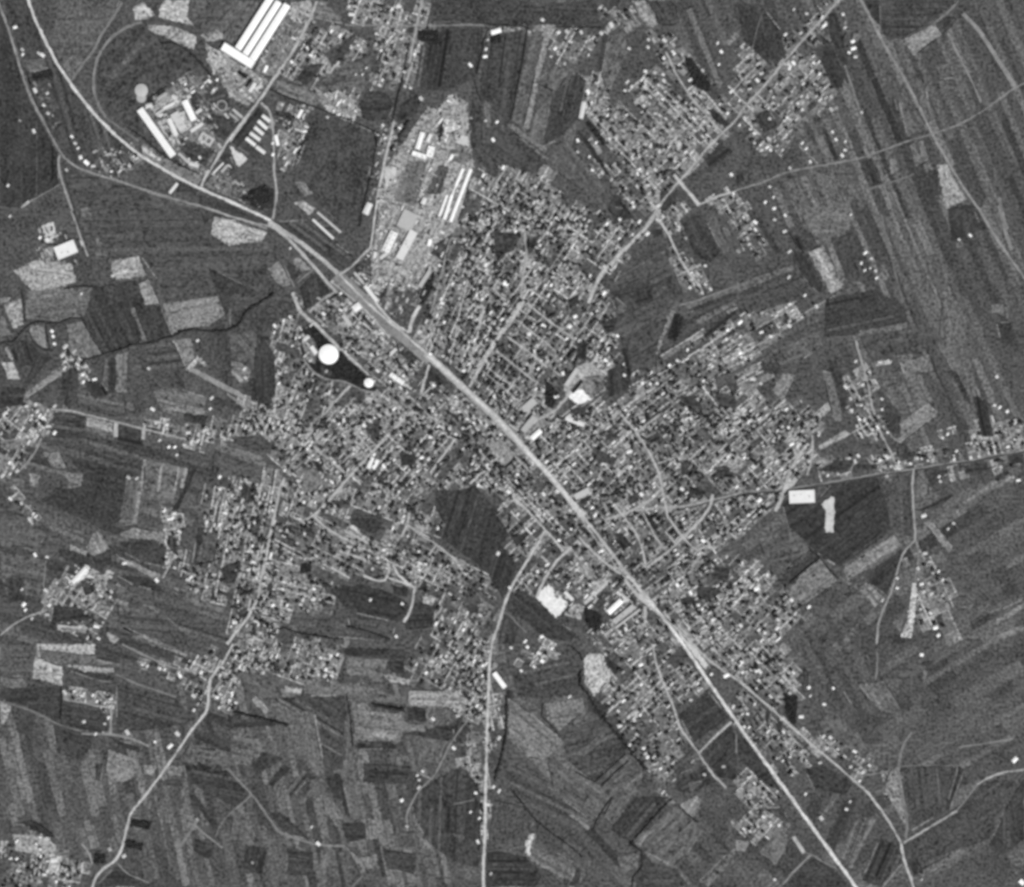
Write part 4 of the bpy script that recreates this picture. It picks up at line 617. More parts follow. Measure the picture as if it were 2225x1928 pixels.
def quarter(poly, ang, LL, LW, hr, tr):
    a = math.radians(ang); ux, uy = math.cos(a), math.sin(a); vx, vy = -uy, ux
    us = [p[0]*ux+p[1]*uy for p in poly]; vs = [p[0]*vx+p[1]*vy for p in poly]
    R = np.zeros((H, W), bool); raster(poly, R)
    def ins(x, y): return 0 <= int(x) < W and 0 <= int(y) < H and R[int(y), int(x)]
    def xy(u, v): return u*ux+v*vx, u*uy+v*vy
    rows = [min(vs)]
    while rows[-1] < max(vs): rows.append(rows[-1]+LW*1.5*random.uniform(.7, 1.4))
    rflag = [random.random() < .5 for _ in rows]; rtone = [random.uniform(150, 192) for _ in rows]
    u = min(us); clump = 0
    while u < max(us):
        ll = LL*1.3*random.uniform(.75, 1.3); cflag = random.random() < .5; ct = random.uniform(145, 190)
        for k in range(len(rows)-1):
            v = rows[k]; lw = rows[k+1]-v; cu, cv = u+ll/2, v+lw/2; x, y = xy(cu, cv)
            if random.random() < .09: rflag[k] = not rflag[k]
            if random.random() < .1: cflag = not cflag
            if not ins(x+random.gauss(0, 11), y+random.gauss(0, 11)) or not (-10 < x < W+10 and -10 < y < H+10): continue
            dn = lush(x, y); bt = 89+38*dn
            if random.random() > .5+1.6*dn and random.random() < .7: continue
            gard.quad(x, y, ll+.3, lw+.3, a, random.uniform(.10, .16), random.gauss(bt, 9))
            n = random.choice((0, 1, 1, 2))
            for j in range(n):          # beds and yards
                if random.random() < .8: q = (cu, v+lw/n*(j+.5), ll*random.uniform(.4, .9), lw/n*.85)
                else: q = (u+ll*(j+.5)/n, cv, ll/n*.85, lw*random.uniform(.5, .9))
                px, py = xy(q[0], q[1]); gard.quad(px, py, q[2], q[3], a+random.gauss(0, .06), random.uniform(.17, .25), random.gauss(bt-4, 18))
            if rflag[k] and random.random() < .7+.5*dn:
                px, py = xy(cu, v); paths_.quad(px, py, ll+.5, random.uniform(1.6, 2.8), a+random.gauss(0, .02), random.uniform(.33, .36), rtone[k]-16+26*dn+random.gauss(0, 9))
            if cflag and random.random() < .6+.5*dn:
                px, py = xy(u, cv); paths_.quad(px, py, random.uniform(1.6, 3), lw+.5, a+random.gauss(0, .03), random.uniform(.365, .39), ct-16+26*dn+random.gauss(0, 9))
            if random.random() < .25+.3*dn:      # trodden yard
                px, py = xy(u+random.uniform(2, ll-2), v+random.uniform(1, lw-1)); gard.quad(px, py, random.uniform(4, 9), random.uniform(3, 7), a+random.gauss(0, .3), random.uniform(.26, .31), random.uniform(135, 190))
            m = hr*ll*lw/330*(.25+1.5*dn)
            for _ in range(int(m)+(random.random() < m-int(m))):
                hv = random.choice((v+random.uniform(2.2, 3.6), v+lw-random.uniform(2.2, 3.6))) if random.random() < .8 else v+random.uniform(.1, .9)*lw
                px, py = xy(u+random.uniform(.1, .9)*ll, hv)
                if free(px, py) and ins(px, py):
                    g = random.uniform(115, 160) if random.random() < .55 else random.uniform(155, 195) if random.random() < .7 else random.uniform(195, 235)
                    aa = a+(math.pi/2 if random.random() < .15 else 0)+random.gauss(0, .06)
                    small.house(px, py, random.uniform(5.5, 10), random.uniform(3.8, 6.2), aa, random.uniform(2.6, 3.8), g)
            clump = .6*clump+.4*random.random()
            m = tr*ll*lw/205*(1.45-.9*dn)
            for _ in range(int(m)+(random.random() < m-int(m))):
                px, py = xy(u+random.uniform(0, 1)*ll, v+lw*random.gauss(.5, .17))
                nt_ = 1 if random.random() < .62 else random.randint(2, 5)
                for _ in range(nt_):
                    qx, qy = px+random.gauss(0, 2.3)*(nt_ > 1), py+random.gauss(0, 2.3)*(nt_ > 1)
                    if free(qx, qy) and ins(qx, qy): treespots.append((qx, qy, random.uniform(1.5, 2.4) if random.random() < .45 else random.uniform(2.4, 4.3)))
        u += ll
for ln in TOWN.strip().splitlines():
    s, an, ll, lw, hr, tr = ln.split('|')
    quarter(pts(s), float(an), float(ll), float(lw), float(hr), float(tr))
props(mesh_obj('garden_plots', gard.V, gard.F, LANDA, tone=gard.T), kind='stuff')
props(mesh_obj('garden_paths', paths_.V, paths_.F, LANDA, tone=paths_.T), kind='stuff')
# ---------------------------------------------------------------- large buildings
GUT = material('gutter', 'const', [(0.3, 0.3, 1, 0.3)], const=185)
LM = {}      # landmarks for the labels
def block_mesh(L, Wd, h, roof='gable', pitch=8):
    """walls and roof as two (V, F) lists around the origin, metres"""
    l, w_ = L/2, Wd/2
    V = [(-l,-w_,0),(l,-w_,0),(l,w_,0),(-l,w_,0),(-l,-w_,h),(l,-w_,h),(l,w_,h),(-l,w_,h)]
    F = [(0,1,5,4),(1,2,6,5),(2,3,7,6),(3,0,4,7)]
    r = w_*math.tan(math.radians(pitch)); e = .5
    if roof == 'gable':
        RV = [(-l-e,-w_-e,h-.1),(l+e,-w_-e,h-.1),(l+e,w_+e,h-.1),(-l-e,w_+e,h-.1),(-l-e,0,h+r),(l+e,0,h+r)]
        RF = [(0,1,5,4),(2,3,4,5),(1,2,5),(3,0,4),(3,2,1,0)]
    elif roof == 'hip':
        k = min(w_, l*.8)
        RV = [(-l-e,-w_-e,h-.1),(l+e,-w_-e,h-.1),(l+e,w_+e,h-.1),(-l-e,w_+e,h-.1),(-l+k,0,h+r),(l-k,0,h+r)]
        RF = [(0,1,5,4),(2,3,4,5),(1,2,5),(3,0,4),(3,2,1,0)]
    else:       # flat roof with a low parapet
        i, j = l-.6, w_-.6
        RV = [(-l-.1,-w_-.1,h),(l+.1,-w_-.1,h),(l+.1,w_+.1,h),(-l-.1,w_+.1,h),(-l-.1,-w_-.1,h+.9),(l+.1,-w_-.1,h+.9),(l+.1,w_+.1,h+.9),(-l-.1,w_+.1,h+.9),
              (-i,-j,h+.9),(i,-j,h+.9),(i,j,h+.9),(-i,j,h+.9),(-i,-j,h+.3),(i,-j,h+.3),(i,j,h+.3),(-i,j,h+.3)]
        RF = [(0,1,5,4),(1,2,6,5),(2,3,7,6),(3,0,4,7)]+[(4+k, 4+(k+1)%4, 8+(k+1)%4, 8+k) for k in range(4)]+[(8+k, 8+(k+1)%4, 12+(k+1)%4, 12+k) for k in range(4)]+[(12,13,14,15)]
    return V, F, RV, RF
def empty(name, p, rz=0):
    o = bpy.data.objects.new(name, None); C.objects.link(o); x, y, _ = wx(p); o.location = (x, y, 0); o.rotation_euler = (0, 0, rz); o.empty_display_size = 5; return o
def building(tile, x1, y1, x2, y2, wd, h, g, roof, name, label, cat, mark=None, extra=None):
    sc = TL[tile][2]; a, b = pts(f'{tile} {x1},{y1} {x2},{y2}'); wd = wd/sc
    L = math.dist(a, b)*M; Wd = wd*M; c = ((a[0]+b[0])/2, (a[1]+b[1])/2); rz = math.atan2(-(b[1]-a[1]), b[0]-a[0])
    t = props(empty(name, c, rz), label, cat)
    V, F, RV, RF = block_mesh(L, Wd, h, roof)
    mesh_obj('wall', V, F, WALL, t); r = mesh_obj('roof', RV, RF, ROOF, t, g=g*.97)
    dx, dy = (b[0]-a[0])/2, (b[1]-a[1])/2; n = math.hypot(dx, dy); px, py = -dy/n*wd/2, dx/n*wd/2
    poly = [(c[0]+i*dx+j*px, c[1]+i*dy+j*py) for i, j in ((-1,-1),(1,-1),(1,1),(-1,1))]; raster(poly, MASK); raster(poly, KEEP)
    if extra == 'vents':
        k = max(2, int(L/14)); top = h+(Wd/2*math.tan(math.radians(8)) if roof != 'flat' else .3)
        for i in range(k):
            x = -L/2+L*(i+.5)/k; s = 1.2
            V, F = box(x, 0, top-.2, s*1.6, s, 1.4); mesh_obj('roof_vent', V, F, WALL, r)
    if extra == 'skylight':
        k = max(2, int(L/22)); sl = math.tan(math.radians(8))
        for i in range(k):
            for sgn in (-1, 1):
                x = -L/2+L*(i+.5)/k; y = sgn*Wd*.25; V, F = box(x, y, h+(Wd*.25)*sl-.1, 6, Wd*.12, .5); mesh_obj('skylight', V, F, DARK, r)
    if extra == 'plant':
        for i in range(3):
            V, F = box(random.uniform(-.35, .35)*L, random.uniform(-.3, .3)*Wd, h+.3, random.uniform(3, 6), random.uniform(2.5, 5), 2.2); mesh_obj('roof_unit', V, F, WALL, r)
    if mark: LM[mark] = c
    return t
def box(cx, cy, z0, L, Wd, h):
    l, w_ = L/2, Wd/2
    V = [(cx-l,cy-w_,z0),(cx+l,cy-w_,z0),(cx+l,cy+w_,z0),(cx-l,cy+w_,z0),(cx-l,cy-w_,z0+h),(cx+l,cy-w_,z0+h),(cx+l,cy+w_,z0+h),(cx-l,cy+w_,z0+h)]
    return V, [(0,1,5,4),(1,2,6,5),(2,3,7,6),(3,0,4,7),(4,5,6,7)]
def ringmesh(prof, n=48):
    V, F = [], []
    for i in range(n):
        a = 2*math.pi*i/n
        for r, z in prof: V.append((r*math.cos(a), r*math.sin(a), z))
    k = len(prof)
    for i in range(n):
        j = (i+1) % n
        for q in range(k-1): F.append((i*k+q, j*k+q, j*k+q+1, i*k+q+1))
    return V, F
def tank(tile, x, y, r, h, g, label, mark, dome):
    p = pts(f'{tile} {x},{y}')[0]; R = r/TL[tile][2]*M; t = props(empty('gas_holder' if dome > 4 else 'storage_tank', p), label, 'tank')
    V, F = ringmesh([(R, 0), (R, h)]); mesh_obj('wall', V, F, ROOF, t, g=g)
    V, F = ringmesh([(R+.3, h-.1), (R+.3, h+.5), (R-.6, h+.6), (R*.8, h+dome*.45), (R*.55, h+dome*.75), (R*.28, h+dome*.94), (.01, h+dome)]); mesh_obj('roof', V, F, ROOF, t, g=g)
    V, F = ringmesh([(1.4, h+dome-.3), (1.4, h+dome+1.5), (.01, h+dome+1.7)], 12); mesh_obj('roof_vent', V, F, WALL, t)
    n = 16 if R > 20 else 10
    for i in range(n):
        a = 2*math.pi*i/n; V, F = box((R+.9)*math.cos(a), (R+.9)*math.sin(a), 0, .8, .8, h+2); mesh_obj('guide_post', V, F, WALL, t)
    poly = [(p[0]+R/M*math.cos(a*.4), p[1]+R/M*math.sin(a*.4)) for a in range(16)]; raster(poly, MASK); raster(poly, KEEP); LM[mark] = p
tank('B2', 740, 1105, 73, 13, 243, 'big brilliant white round tank beside the dark park', 'big white tank', 4.5)
tank('B2', 1040, 1318, 35, 9, 240, 'smaller white round tank at the south-east tip of the dark park', 'small white tank', 3)
tank('A1', 1060, 680, 48, 7, 176, 'pale grey round tank at the north-west corner of the walled works', 'grey round tank', 3)
tank('A1', 1060, 735, 36, 4, 165, 'low grey round tank touching the larger one above the long works hall', 'low grey tank', 1.5)

# the great hall with three bays and a cross wing
def great_hall():
    rz = math.atan2(-(0-375), 300-60); c = pts('A2 170,210')[0]
    t = props(empty('factory_hall', c, rz), 'huge brilliant white three-bay factory hall with cross wing at the top edge', 'factory hall'); LM['three-bay factory hall'] = pts('A2 20,440')[0]
    cx, cy, _ = wx(c); ca, sa = math.cos(-rz), math.sin(-rz)
    def loc(p): x, y, _ = wx(p); x -= cx; y -= cy; return (x*ca-y*sa, x*sa+y*ca)
    for s, wd in (('A2 62,372 330,-48', 49), ('A2 112,408 372,22', 46), ('A2 166,446 436,44', 52)):
        a, b = pts(s); (x0, y0), (x1, y1) = loc(a), loc(b); L = x1-x0; Wd = wd/S1*M
        V, F, RV, RF = block_mesh(L, Wd, 11, 'gable', 5); ox, oy = (x0+x1)/2, (y0+y1)/2
        for nm, VV, FF, mt, g in (('wall', V, F, WALL, None), ('bay_roof', RV, RF, ROOF, 250)):
            o = mesh_obj(nm, [(x+ox, y+oy, z) for x, y, z in VV], FF, mt, t, g=g)
            if nm == 'bay_roof':
                V2, F2 = box(ox, oy, 11+Wd/2*math.tan(math.radians(5))-.3, L*.97, 1.6, 1.0); mesh_obj('ridge_vent', V2, F2, ROOF, o, g=215)
        for wy in (-1, 1):
            V2, F2 = box(ox, oy+wy*(Wd/2+.75), 9.6, L*.98, 1.5, .5+.05*wy)
            if not (wy > 0 and wd == 49) and not (wy < 0 and wd == 52): mesh_obj('gutter', V2, F2, GUT, t)
        poly = [(a[0]-6, a[1]-5), (b[0]-6, b[1]-5), (b[0]+6, b[1]+5), (a[0]+6, a[1]+5)]; raster(poly, MASK); raster(poly, KEEP)
    a, b = pts('A1 1672,352 1900,494'); (x0, y0), (x1, y1) = loc(a), loc(b)
    L = math.dist((x0, y0), (x1, y1)); an = math.atan2(y1-y0, x1-x0); V, F, RV, RF = block_mesh(L, 62/S1*M, 14, 'flat')
    for nm, VV, FF, mt, g in (('wing_wall', V, F, WALL, None), ('wing_roof', RV, RF, ROOF, 240)):
        o = mesh_obj(nm, VV, FF, mt, t, g=g); o.location = ((x0+x1)/2, (y0+y1)/2, 0); o.rotation_euler = (0, 0, an)
    raster(pts('A1 1700,310 1650,380 1890,540 1920,460'), MASK)
great_hall()
B = building
B('A1', 1050,822,1300,1172, 50, 9, 236, 'gable', 'works_hall', 'long narrow white hall closing the south-west side of the walled works', 'works hall', 'long white works hall', 'vents')
B('A1', 1385,758,1455,905, 46, 9, 244, 'gable', 'works_hall', 'shorter brilliant white hall on the north-east side of the walled works', 'works hall', 'short white works hall', 'vents')
B('A1', 1305,850,1375,975, 62, 7, 196, 'flat', 'workshop', 'grey flat-roofed workshop between the two white works halls', 'workshop', None, 'plant')
B('A1', 1268,892,1322,1016, 32, 7, 222, 'gable', 'workshop', 'narrow pale workshop beside the dark strip inside the works', 'workshop')
B('A1', 1225,815,1310,772, 20, 6, 216, 'gable', 'shed', 'slim white shed north of the grey flat-roofed workshop', 'shed')
B('A1', 1168,860,1225,822, 16, 5, 190, 'gable', 'shed', 'slim grey shed just west of the slim white one in the works', 'shed')
B('A1', 1095,800,1140,788, 28, 5, 205, 'gable', 'shed', 'small pale shed at the head of the long white works hall', 'shed')
B('A1', 1180,745,1250,700, 24, 5, 165, 'gable', 'shed', 'grey shed along the northern wall of the works', 'shed')
B('A1', 1290,720,1330,740, 26, 6, 200, 'gable', 'shed', 'squat pale shed near the top of the short white works hall', 'shed')
B('A1', 1400,730,1430,720, 26, 5, 190, 'gable', 'shed', 'tiny pale shed right of the top end of the short white hall', 'shed')
B('A1', 1470,850,1510,820, 22, 6, 205, 'gable', 'shed', 'small pale shed outside the east side of the short white hall', 'shed')
B('A1', 1430,985,1520,925, 26, 6, 205, 'gable', 'shed', 'long pale shed at the east gate of the works', 'shed')
B('A1', 1420,1225,1490,1245, 28, 5, 200, 'gable', 'shed', 'pale shed south of the wooded garden below the works', 'shed')
B('A1', 1340,1150,1420,1225, 16, 5, 185, 'gable', 'shed', 'thin pale shed running south-east from the foot of the long hall', 'shed')
B('A1', 1980,545,2002,495, 22, 7, 246, 'gable', 'pump_house', 'small brilliant white building right of the three-bay hall', 'building')
B('A1', 1790,542,1850,585, 30, 6, 38, 'flat', 'dark_stand_in', 'black-roofed rectangular stand-in for a dark square south of the three-bay hall', 'stand-in')  # shadow-dark square of ground, built up as a black-roofed stand-in
B('A1', 1845,655,1890,600, 18, 8, 40, 'gable', 'dark_stand_in', 'narrow black-roofed stand-in for a dark square beside the small white block by the works road', 'stand-in')  # second shadow-dark square, also a black-roofed stand-in, not a known building
B('A1', 1870,690,1912,625, 26, 7, 215, 'gable', 'gatehouse', 'white block between the black-roofed stand-in and the works road', 'building')
B('A1', 1925,665,1960,640, 26, 5, 195, 'hip', 'gatehouse', 'small pale gatehouse touching the works road', 'building')
B('A1', 1745,820,1815,880, 16, 5, 185, 'gable', 'shed', 'northern of two thin grey sheds west of the works road', 'shed')
B('A1', 1720,850,1785,905, 14, 5, 160, 'gable', 'shed', 'southern of two thin grey sheds west of the works road', 'shed')
B('A1', 1590,1308,1675,1222, 13, 5, 215, 'gable', 'shed', 'slim white shed pointing north-east near the railway junction', 'shed')
B('A1', 1660,1290,1705,1240, 20, 5, 170, 'gable', 'shed', 'short grey shed beside the slim white one near the junction', 'shed')
B('A1', 1272,1448,1330,1375, 22, 6, 212, 'gable', 'station_hut', 'pale oblong building between the railway and the lower road', 'building', 'railway-side pale building')
# courtyard block
def courtyard():
    t = props(empty('courtyard_house', pts('A1 1545,1045')[0], -math.radians(32)), 'pale courtyard building with a dark inner yard in the works gardens', 'building')
    for i, (cx, cy, L, Wd) in enumerate(((0, 15, 62, 10), (0, -15, 62, 10), (-26, 0, 10, 20), (26, 0, 10, 20), (0, 0, 7, 20))):
        V, F = box(cx, cy, 0, L, Wd, 6+.05*i); mesh_obj('wing', V, F, ROOF, t, g=178)
    LM['courtyard building'] = pts('A1 1545,1045')[0]; raster(pts('A1 1480,1040 1530,990 1620,1060 1570,1110'), MASK)
courtyard()
def basin(tile, x, y, r, label):
    p = pts(f'{tile} {x},{y}')[0]; R = r/TL[tile][2]*M; t = props(empty('settling_basin', p), label, 'basin')
    V, F = ringmesh([(R, 0), (R, 2.2), (R-4.5, 2.2), (R-4.5, .6)]); mesh_obj('rim', V, F, ROOF, t, g=160)
    V, F = ringmesh([(R-4.4, .8), (4, .8)]); mesh_obj('water', V, F, ROOF, t, g=75); V, F = ringmesh([(4, .7), (4, 2.6), (.01, 2.6)], 20); mesh_obj('pier', V, F, ROOF, t, g=165)
basin('A1', 1662, 792, 40, 'round ring-shaped basin in the dark ground west of the works road')
for i, (x1, y1, x2, y2, tx) in enumerate(((243,868,300,912,'northernmost'), (212,908,278,968,'second from north'), (185,955,250,1010,'third from north'), (152,998,226,1052,'fourth from north'), (122,1038,190,1092,'fifth from north'), (198,1102,262,1150,'southernmost'))):
    o = B('A2', x1,y1,x2,y2, 25, 6, 222+random.randint(-6, 8), 'gable', 'barrack', f'white barrack, {tx} in the slanting row of six beside the works road', 'barrack', 'row of barracks' if i == 3 else None); o['group'] = 'row of six barracks'
B('A2', 342,1015,360,1092, 24, 6, 242, 'gable', 'barrack', 'white barrack standing upright east of the slanting row', 'barrack')
B('A2', 508,885,540,825, 22, 6, 240, 'gable', 'house', 'long white house at the west corner of the big dark field', 'house')
B('A2', 478,1150,502,1112, 16, 5, 225, 'gable', 'shed', 'small pale shed on the west edge of the big dark field', 'shed')
B('A2', 1402,1120,1442,995, 34, 8, 240, 'gable', 'mill', 'tall white mill block at the head of the brickyard', 'mill', 'white mill block', 'vents')
B('A2', 1478,1065,1503,1008, 24, 7, 222, 'gable', 'shed', 'pale shed right of the white mill block', 'shed')
B('A2', 1365,1148,1470,1182, 34, 8, 244, 'flat', 'warehouse', 'low white warehouse south of the mill block', 'warehouse', None, 'plant')
B('A2', 1512,1100,1492,1180, 52, 8, 238, 'flat', 'warehouse', 'squarish white warehouse at the east end of the mill yard', 'warehouse', None, 'plant')
B('A2', 1645,1200,1668,1160, 22, 6, 240, 'gable', 'shed', 'white shed alone east of the mill yard', 'shed')
B('A2', 1440,1530,1462,1485, 30, 6, 215, 'hip', 'office', 'pale office block between the grey yard and the long sheds', 'office')
B('A2', 1560,930,1590,890, 16, 6, 225, 'gable', 'shed', 'slim white shed beside the black pond in the quarry', 'shed')
B('A2', 1802,1268,1650,1662, 24, 5, 246, 'gable', 'drying_shed', 'easternmost and longest white drying shed along the dark ditch', 'drying shed', 'longest drying shed', 'vents')
B('A2', 1745,1265,1690,1395, 21, 5, 244, 'gable', 'drying_shed', 'upper white drying shed inside the longest one', 'drying shed')
B('A2', 1662,1462,1604,1645, 22, 5, 244, 'gable', 'drying_shed', 'middle white drying shed at the lower end of the row', 'drying shed')
B('A2', 1625,1462,1566,1622, 17, 5, 238, 'gable', 'drying_shed', 'westernmost white drying shed of the lower three', 'drying shed')
B('A2', 1690,1395,1662,1462, 14, 4.6, 225, 'gable', 'drying_shed', 'narrow linking shed between upper and middle drying sheds', 'drying shed')
B('A2', 1012,1605,1050,1525, 44, 6, 214, 'gable', 'depot', 'pale depot building west of the brickyard road', 'depot', 'roadside depot')
B('B2', 1162,335,1232,188, 60, 8, 226, 'gable', 'factory_shed', 'pale factory shed west of the two in the south of the brickyard', 'factory shed', 'south factory sheds', 'skylight')
B('B2', 1268,392,1380,182, 62, 8, 212, 'flat', 'factory_shed', 'long grey-white factory shed east of the two in the south brickyard', 'factory shed', None, 'plant')
B('B2', 1300,165,1360,40, 118, 6, 176, 'flat', 'factory_shed', 'broad grey flat-roofed shed above the two southern factory sheds', 'factory shed')
B('B2', 1487,292,1500,242, 26, 6, 248, 'gable', 'shed', 'small brilliant white shed east of the southern factory sheds', 'shed')
B('B2', 1080,382,1088,338, 22, 5, 215, 'gable', 'shed', 'small pale shed beside the brickyard road bend', 'shed')
B('B2', 1125,385,1175,345, 26, 5, 198, 'gable', 'shed', 'grey shed at the foot of the western factory shed', 'shed')
B('B2', 620,95,775,238, 17, 5, 214, 'gable', 'stable', 'southern of two long thin parallel sheds in the dark field', 'shed', 'two long thin field sheds')
B('B2', 655,40,830,192, 15, 5, 188, 'gable', 'stable', 'northern of two long thin parallel sheds in the dark field', 'shed')
B('B2', 608,1045,648,1100, 30, 6, 222, 'gable', 'house', 'pale building just left of the big white tank', 'building')
B('B2', 552,1000,590,968, 26, 5, 205, 'gable', 'house', 'grey-white building north-west of the big white tank', 'building')
B('B2', 925,770,975,735, 52, 8, 228, 'hip', 'station_building', 'white hipped building beside the broad railway yard', 'station', 'railway yard station')
B('B2', 845,812,905,885, 26, 6, 186, 'gable', 'warehouse', 'grey warehouse between the station and the dark park', 'warehouse')
B('B2', 1200,1252,1300,1322, 34, 7, 236, 'gable', 'market_hall', 'white oblong hall east of the smaller white tank', 'hall', 'white oblong hall', 'skylight')
B('B2', 1190,1112,1245,1062, 24, 6, 198, 'gable', 'workshop', 'pale workshop by the sandy yard next to the railway', 'workshop')
B('B2', 1010,592,1102,705, 26, 6, 222, 'gable', 'goods_shed', 'long pale goods shed lying along the north side of the railway yard', 'goods shed', 'railway goods shed')
B('B2', 1420,600,1500,478, 32, 6, 176, 'flat', 'workshop', 'long grey roof beside the black wooded strip', 'workshop')
B('C3', 535,185,605,122, 38, 7, 240, 'gable', 'hall', 'brilliant white hall just east of the wide railway', 'hall', 'white hall by the railway')
B('C3', 790,28,930,82, 34, 7, 212, 'gable', 'terrace', 'pale terrace of joined houses below the sports ground', 'terrace', 'pale terrace')
B('C3', 1108,1488,1208,1395, 40, 8, 252, 'gable', 'depot_hall', 'brilliant white hall in the southern railway depot', 'depot hall', 'southern depot hall', 'vents')
B('C3', 1150,1558,1300,1438, 40, 7, 178, 'flat', 'depot_hall', 'long grey hall beside the brilliant white depot hall', 'depot hall', None, 'plant')
B('C3', 1165,1598,1345,1462, 13, 5, 190, 'gable', 'shed', 'thin pale shed along the south side of the grey depot hall', 'shed')
B('C3', 1172,1330,1262,1400, 24, 6, 196, 'gable', 'shed', 'pale shed at the north end of the southern depot', 'shed')
B('C3', 782,1332,842,1390, 26, 6, 212, 'gable', 'workshop', 'pale workshop right of the large pale lot', 'workshop')
B('D3', 250,210,330,318, 34, 8, 242, 'gable', 'barn', 'long white barn close to the straight southern road', 'barn', 'white roadside barn')
B('C2', 1035,405,1068,325, 28, 6, 232, 'gable', 'school_wing', 'western of two white twin wings beside the diagonal street', 'school wing', 'twin white wings')
B('C2', 1072,408,1106,342, 28, 6, 236, 'gable', 'school_wing', 'eastern of two white twin wings beside the diagonal street', 'school wing')
B('B1', 422,352,570,292, 100, 6, 226, 'flat', 'cold_store', 'large white rectangular building alone in the western fields', 'warehouse', 'western field warehouse', 'plant')
B('C4', 378,598,562,590, 92, 6, 224, 'flat', 'cold_store', 'large white rectangular building on the dark park by the eastern road', 'warehouse', 'eastern park warehouse', 'plant')
B('B3', 842,1392,915,1305, 15, 9, 34, 'gable', 'black_block', 'slim black-roofed block in the middle of the pale sports ground', 'shed', 'pale sports ground')  # black line across the sports ground, built as a dark-roofed block
B('B3', 792,1340,880,1212, 34, 7, 186, 'flat', 'school', 'grey oblong school along the west side of the sports ground', 'school')
B('A3', 903,890,928,765, 32, 5, 206, 'gable', 'barn', 'long pale barn on the edge of the northern dark field', 'barn', 'northern pale barn')
B('A3', 232,250,305,228, 34, 6, 246, 'gable', 'farmhouse', 'brilliant white farmhouse behind a small dark grove in the north', 'farmhouse', 'northern white farmhouse')
B('C1', 545,1262,650,1150, 34, 6, 224, 'hip', 'farm_barn', 'white barn in a bright yard among the western fields', 'barn', 'bright western farmyard')
B('C3', 470,130,560,20, 46, 6, 172, 'flat', 'bus_depot', 'grey flat depot between the railway and the sports ground', 'depot')
B('B3', 480,1520,560,1450, 60, 6, 176, 'flat', 'market', 'grey flat market roof north-east of the railway', 'market', 'grey market roof')
B('C3', 858,625,965,570, 46, 6, 186, 'flat', 'hall', 'grey square hall on the east side of the railway street', 'hall', 'grey square hall')
LM.update({'north-eastern crossroads': pts('A4 1410,970')[0], 'eastern road fork': pts('C4 1285,910')[0], 'south-eastern road fork': pts('D4 1195,1440')[0], 'western lane fork': pts('A1 450,1170')[0],
 'straight southern road': pts('D3 190,1100')[0], 'southern street junction': pts('C3 320,1460')[0], 'dark town meadow': pts('C2 1800,900')[0], 'eastern hamlet road': pts('C4 1540,300')[0],
 'north-eastern road village': pts('A4 300,500')[0], 'bottom-left village': pts('D1 200,1600')[0], 'southwest country road': pts('D1 1530,450')[0], 'western crossroads farm': pts('C1 340,80')[0],
 'big eastern meadow': pts('B3 1370,800')[0], 'eastern field hamlet': pts('B4 960,430')[0], 'southern field chalk track': pts('D4 1110,950')[0], 'northern dirt track': pts('A3 700,250')[0],
 'pale southern triangle field': pts('D3 1000,230')[0], 'south-western lane': pts('D1 750,560')[0], 'west quarter long gardens': pts('C1 1900,1100')[0], 'south-east highway village': pts('D4 450,650')[0],
 'white southern strip': pts('C4 1240,1450')[0], 'western straight lane': pts('C1 1100,120')[0], 'north-eastern dotted row': pts('B3 1700,450')[0], 'lower-left lane farms': pts('C1 380,1400')[0]})

# ---------------------------------------------------------------- trampled yards, stacks and heaps in the works and brickyards
YARDS = [pts('A2 1330,1200 1480,1210 1380,1540 1220,1500'), pts('A2 1560,1240 1640,1250 1580,1450 1470,1450'), pts('A1 1340,1100 1450,1060 1600,1130 1540,1250 1430,1200'), pts('A1 1580,850 1820,900 1680,1060 1520,930')]
def clutter(s, n, lo, hi, ang, houses=0):
    poly = pts(s); xs = [p[0] for p in poly]; ys = [p[1] for p in poly]; k = 0; q = 0; a = math.radians(ang)
    while k < n and q < n*30:
        q += 1; x, y = random.uniform(min(xs), max(xs)), random.uniform(min(ys), max(ys))
        if not inside((x, y), poly) or (any(inside((x, y), Y_) for Y_ in YARDS) and random.random() < .85) or KEEP[min(H-1, max(0, int(y))), min(W-1, max(0, int(x)))]: continue
        g = random.uniform(lo, hi); aa = a+(math.pi/2 if random.random() < .4 else 0)+random.gauss(0, .15); k += 1
        yardq.quad(x, y, random.uniform(4, 18), random.uniform(1.6, 6), aa, .92+random.uniform(0, .12), g)
        if k <= houses: small.house(x, y, random.uniform(5, 12), random.uniform(3, 5), aa, 4, random.uniform(150, 235)+.0)
        elif random.random() < .2: treespots.append((x, y, random.uniform(1.5, 2.6)))
yardq = Soup()
clutter('A1 1100,740 1400,560 1600,560 1700,800 1850,900 1700,1070 1500,1340 1300,1160 1080,830', 150, 60, 185, 55, 22)
clutter('A1 1540,320 1660,390 1880,530 2010,600 1930,740 1860,790 1700,720 1560,470', 70, 105, 185, 35, 6)
clutter('A2 180,520 455,40 620,110 340,580', 60, 80, 170, -58, 3)
clutter('A2 1480,800 1640,710 1780,760 1830,1250 1700,1680 B2 1500,560 1400,620 1060,640 940,450 1060,330 1110,100 A2 1110,1500 1240,1140 1380,950', 330, 85, 190, -68, 26)
clutter('B2 940,450 1060,560 1560,450 1440,700 1200,860 1000,600', 120, 60, 175, -66, 14)
clutter('C3 560,1060 1100,1150 1380,1450 1180,1640 1000,1700 800,1480 640,1240', 150, 70, 190, -42, 24)
clutter('B2 640,700 900,560 1250,960 1460,1130 1400,1400 1180,1300 800,1000', 130, 60, 180, 42, 10)
clutter('A1 1500,1300 1700,1200 1960,1560 1600,1420', 45, 60, 165, -45, 3)
clutter('A2 340,820 560,780 580,960 480,1230 360,1260', 50, 70, 175, -60, 6)
